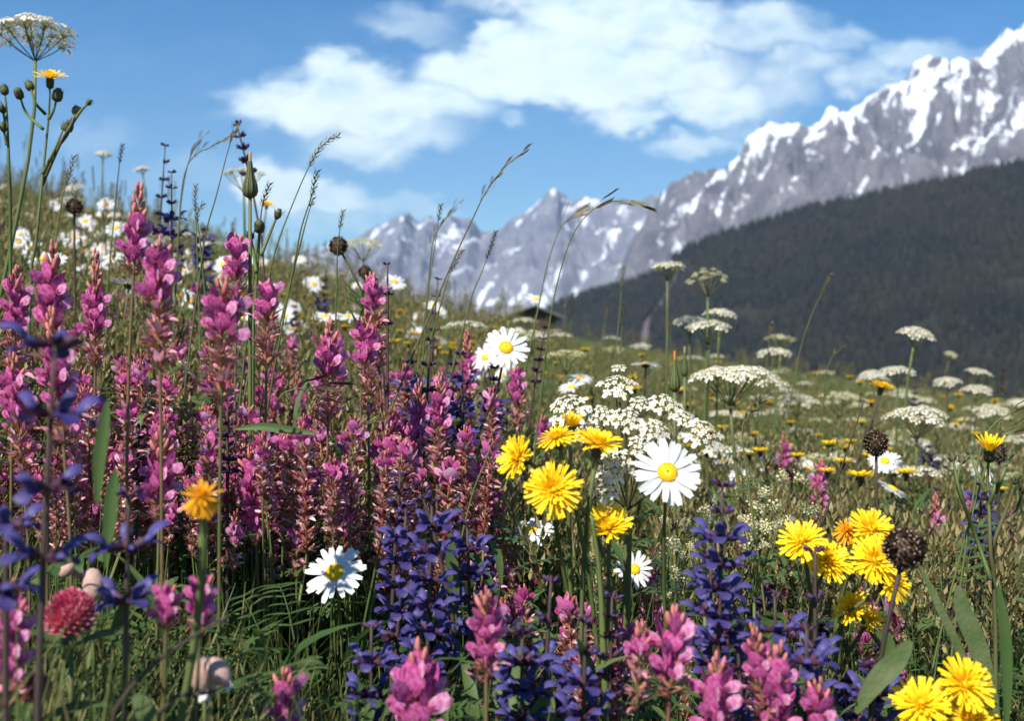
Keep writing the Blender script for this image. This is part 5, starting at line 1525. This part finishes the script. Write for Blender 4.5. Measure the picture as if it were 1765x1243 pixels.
# ---------------------------------------------------------------- grass and undergrowth nobody could count
def blades(n, spread, m):
    mb = MB()
    for k in range(n):
        a = U(0, 6.283); h = U(.45, 1.0); ln_ = U(.05, .45); w_ = U(.6, 1.3)
        b = V(U(-spread, spread), U(-spread, spread), 0); dx, dy = math.cos(a), math.sin(a); sx, sy = math.cos(a + 1.57 + U(-.8, .8)), math.sin(a + 1.57)
        rows = []
        for j in range(6):
            t = j / 5; o = ln_ * t ** 2.2; wv = w_ * (1, 1, .9, .75, .5, .06)[j] * .5
            c = b + V(dx * o, dy * o, h * (t - .25 * ln_ * t ** 3))
            rows.append([c - V(sx, sy, 0) * wv * .012, c + V(sx, sy, 0) * wv * .012])
        mb.rows(rows, m if U(0, 1) < .86 else 1)
    return mb


T = [blades(7, .06, 0) for _ in range(10)]
inst = []
for i in range(15000):
    d = math.exp(U(math.log(.42), math.log(62))); px = U(-450, 2215)
    x = (px - CX) / F * d; g = G(x, d)
    top = limit(px, d) + abs(random.gauss(0, 1)) * 60 / max(d, .7) ** 1.2
    h = HC + (CY - top) / F * d - g
    h = min(h, U(.28, .55) * max(1, d / 12) ** .35)
    if h < .05: continue
    wd = (.30 if d < 1.2 else .30 * (d / 1.2) ** .62)
    inst.append((random.randrange(10), m3(U(0, 6.28), wd * U(.8, 1.3), h, U(0, .2), U(0, 6.28)), (x, d, g - .01)))
struct(scatter('meadow_grass', T, inst, ['grass', 'dry']), 'stuff')


def seeder(kind):
    mb = MB(); a = U(0, 6.28); ln_ = U(.03, .18)
    f = lambda t: V(math.cos(a) * ln_ * t ** 2, math.sin(a) * ln_ * t ** 2, t)
    mb.tube([f(k / 6) for k in range(7)], [.0035, .0034, .003, .0028, .0025, .002, .001], 3, 0, False)
    n = 26
    for k in range(n):
        t = .78 + .22 * k / n; o = V(math.cos(k * 2.4), math.sin(k * 2.4), 0); p = f(t); sp = .035 * (1 - k / n) * (1 if kind else .3)
        mb.strip(p + o * sp, o * .4 + V(0, 0, 1), o, .03, .011, (.5, 1, .6, .1), .2, .3, 1)
        if kind: mb.tube([p, p + o * sp], .0012, 3, 0, False)
    return mb


TS = [seeder(i % 2) for i in range(8)]
inst = []
for i in range(6500):
    d = math.exp(U(math.log(.95), math.log(45))); px = U(-400, 2200); x = (px - CX) / F * d; g = G(x, d)
    top = limit(px, d) - (U(-60, 75) if px < 880 else U(-90, 35)) * (1 if d > 1.3 else 0)
    h = min(HC + (CY - top) / F * d - g, U(.45, .8) * max(1, d / 12) ** .3)
    if h < .08: continue
    s = .42 * (1 if d < 2 else (d / 2) ** .55)
    inst.append((random.randrange(8), m3(U(0, 6.28), s, h, U(0, .14), U(0, 6.28)), (x, d, g - .01)))
struct(scatter('seeding_grass', TS, inst, ['stem', 'dry']), 'stuff')

TL = []
for k in range(4):
    mb = MB(); mb.add(pinnate(random.randint(6, 9), U(.07, .12), U(.005, .008), U(.016, .024)), Matrix.Identity(4)); mb.tube([V(-.02, 0, -.22), V(0, 0, 0)], .0007, 3, 0, False); TL.append(mb)
for k in range(3):
    mb = MB(); mb.add(lance(U(.08, .12), U(.008, .015)), Matrix.Identity(4)); mb.tube([V(-.02, 0, -.22), V(0, 0, 0)], .0009, 3, 0, False); TL.append(mb)
for k in range(3):                               # clover leaves on a stalk
    mb = MB(); mb.tube([V(-.02, 0, -.22), V(0, 0, 0)], .0007, 3, 0, False)
    for j in range(3):
        a = j * 2.094; mb.strip(V(0, 0, 0), V(math.cos(a), math.sin(a), .25), V(0, 0, 1), U(.018, .026), .017, (.15, .7, 1, .9, .35), -.5, .2, 0)
    TL.append(mb)
inst = []
for i in range(4200):
    d = math.exp(U(math.log(.6), math.log(2.8))); px = U(-350, 2115); x = (px - CX) / F * d; g = G(x, d)
    top = limit(px, d) + U(45, 480) / max(d, .7)
    if d < .82: top = max(top, 1150 + U(0, 120) - (70 if px < 520 else 0))
    z = HC + (CY - top) / F * d
    if z < g + .03 or z > g + .42: continue
    if 1000 < px and U(0, 1) < .35: continue
    s = U(.45, .85); A = m3(U(0, 6.28), s, s, U(0, .5), U(0, 6.28))
    inst.append((random.randrange(len(TL)), A, (x, d, z)))
for i in range(420):
    px = U(380, 640); d = U(.82, 1.0); py = U(900, 1120); P = at(px, py, d); s = U(.45, .8)
    if abs(px - 577) < 75 and abs(py - 985) < 90: continue
    if abs(px - 915) < 60 and py < 950: continue
    inst.append((random.randrange(len(TL)), m3(U(0, 6.28), s, s, U(0, .5), U(0, 6.28)), tuple(P)))
struct(scatter('leafy_undergrowth', TL, inst, ['leaf']), 'stuff')
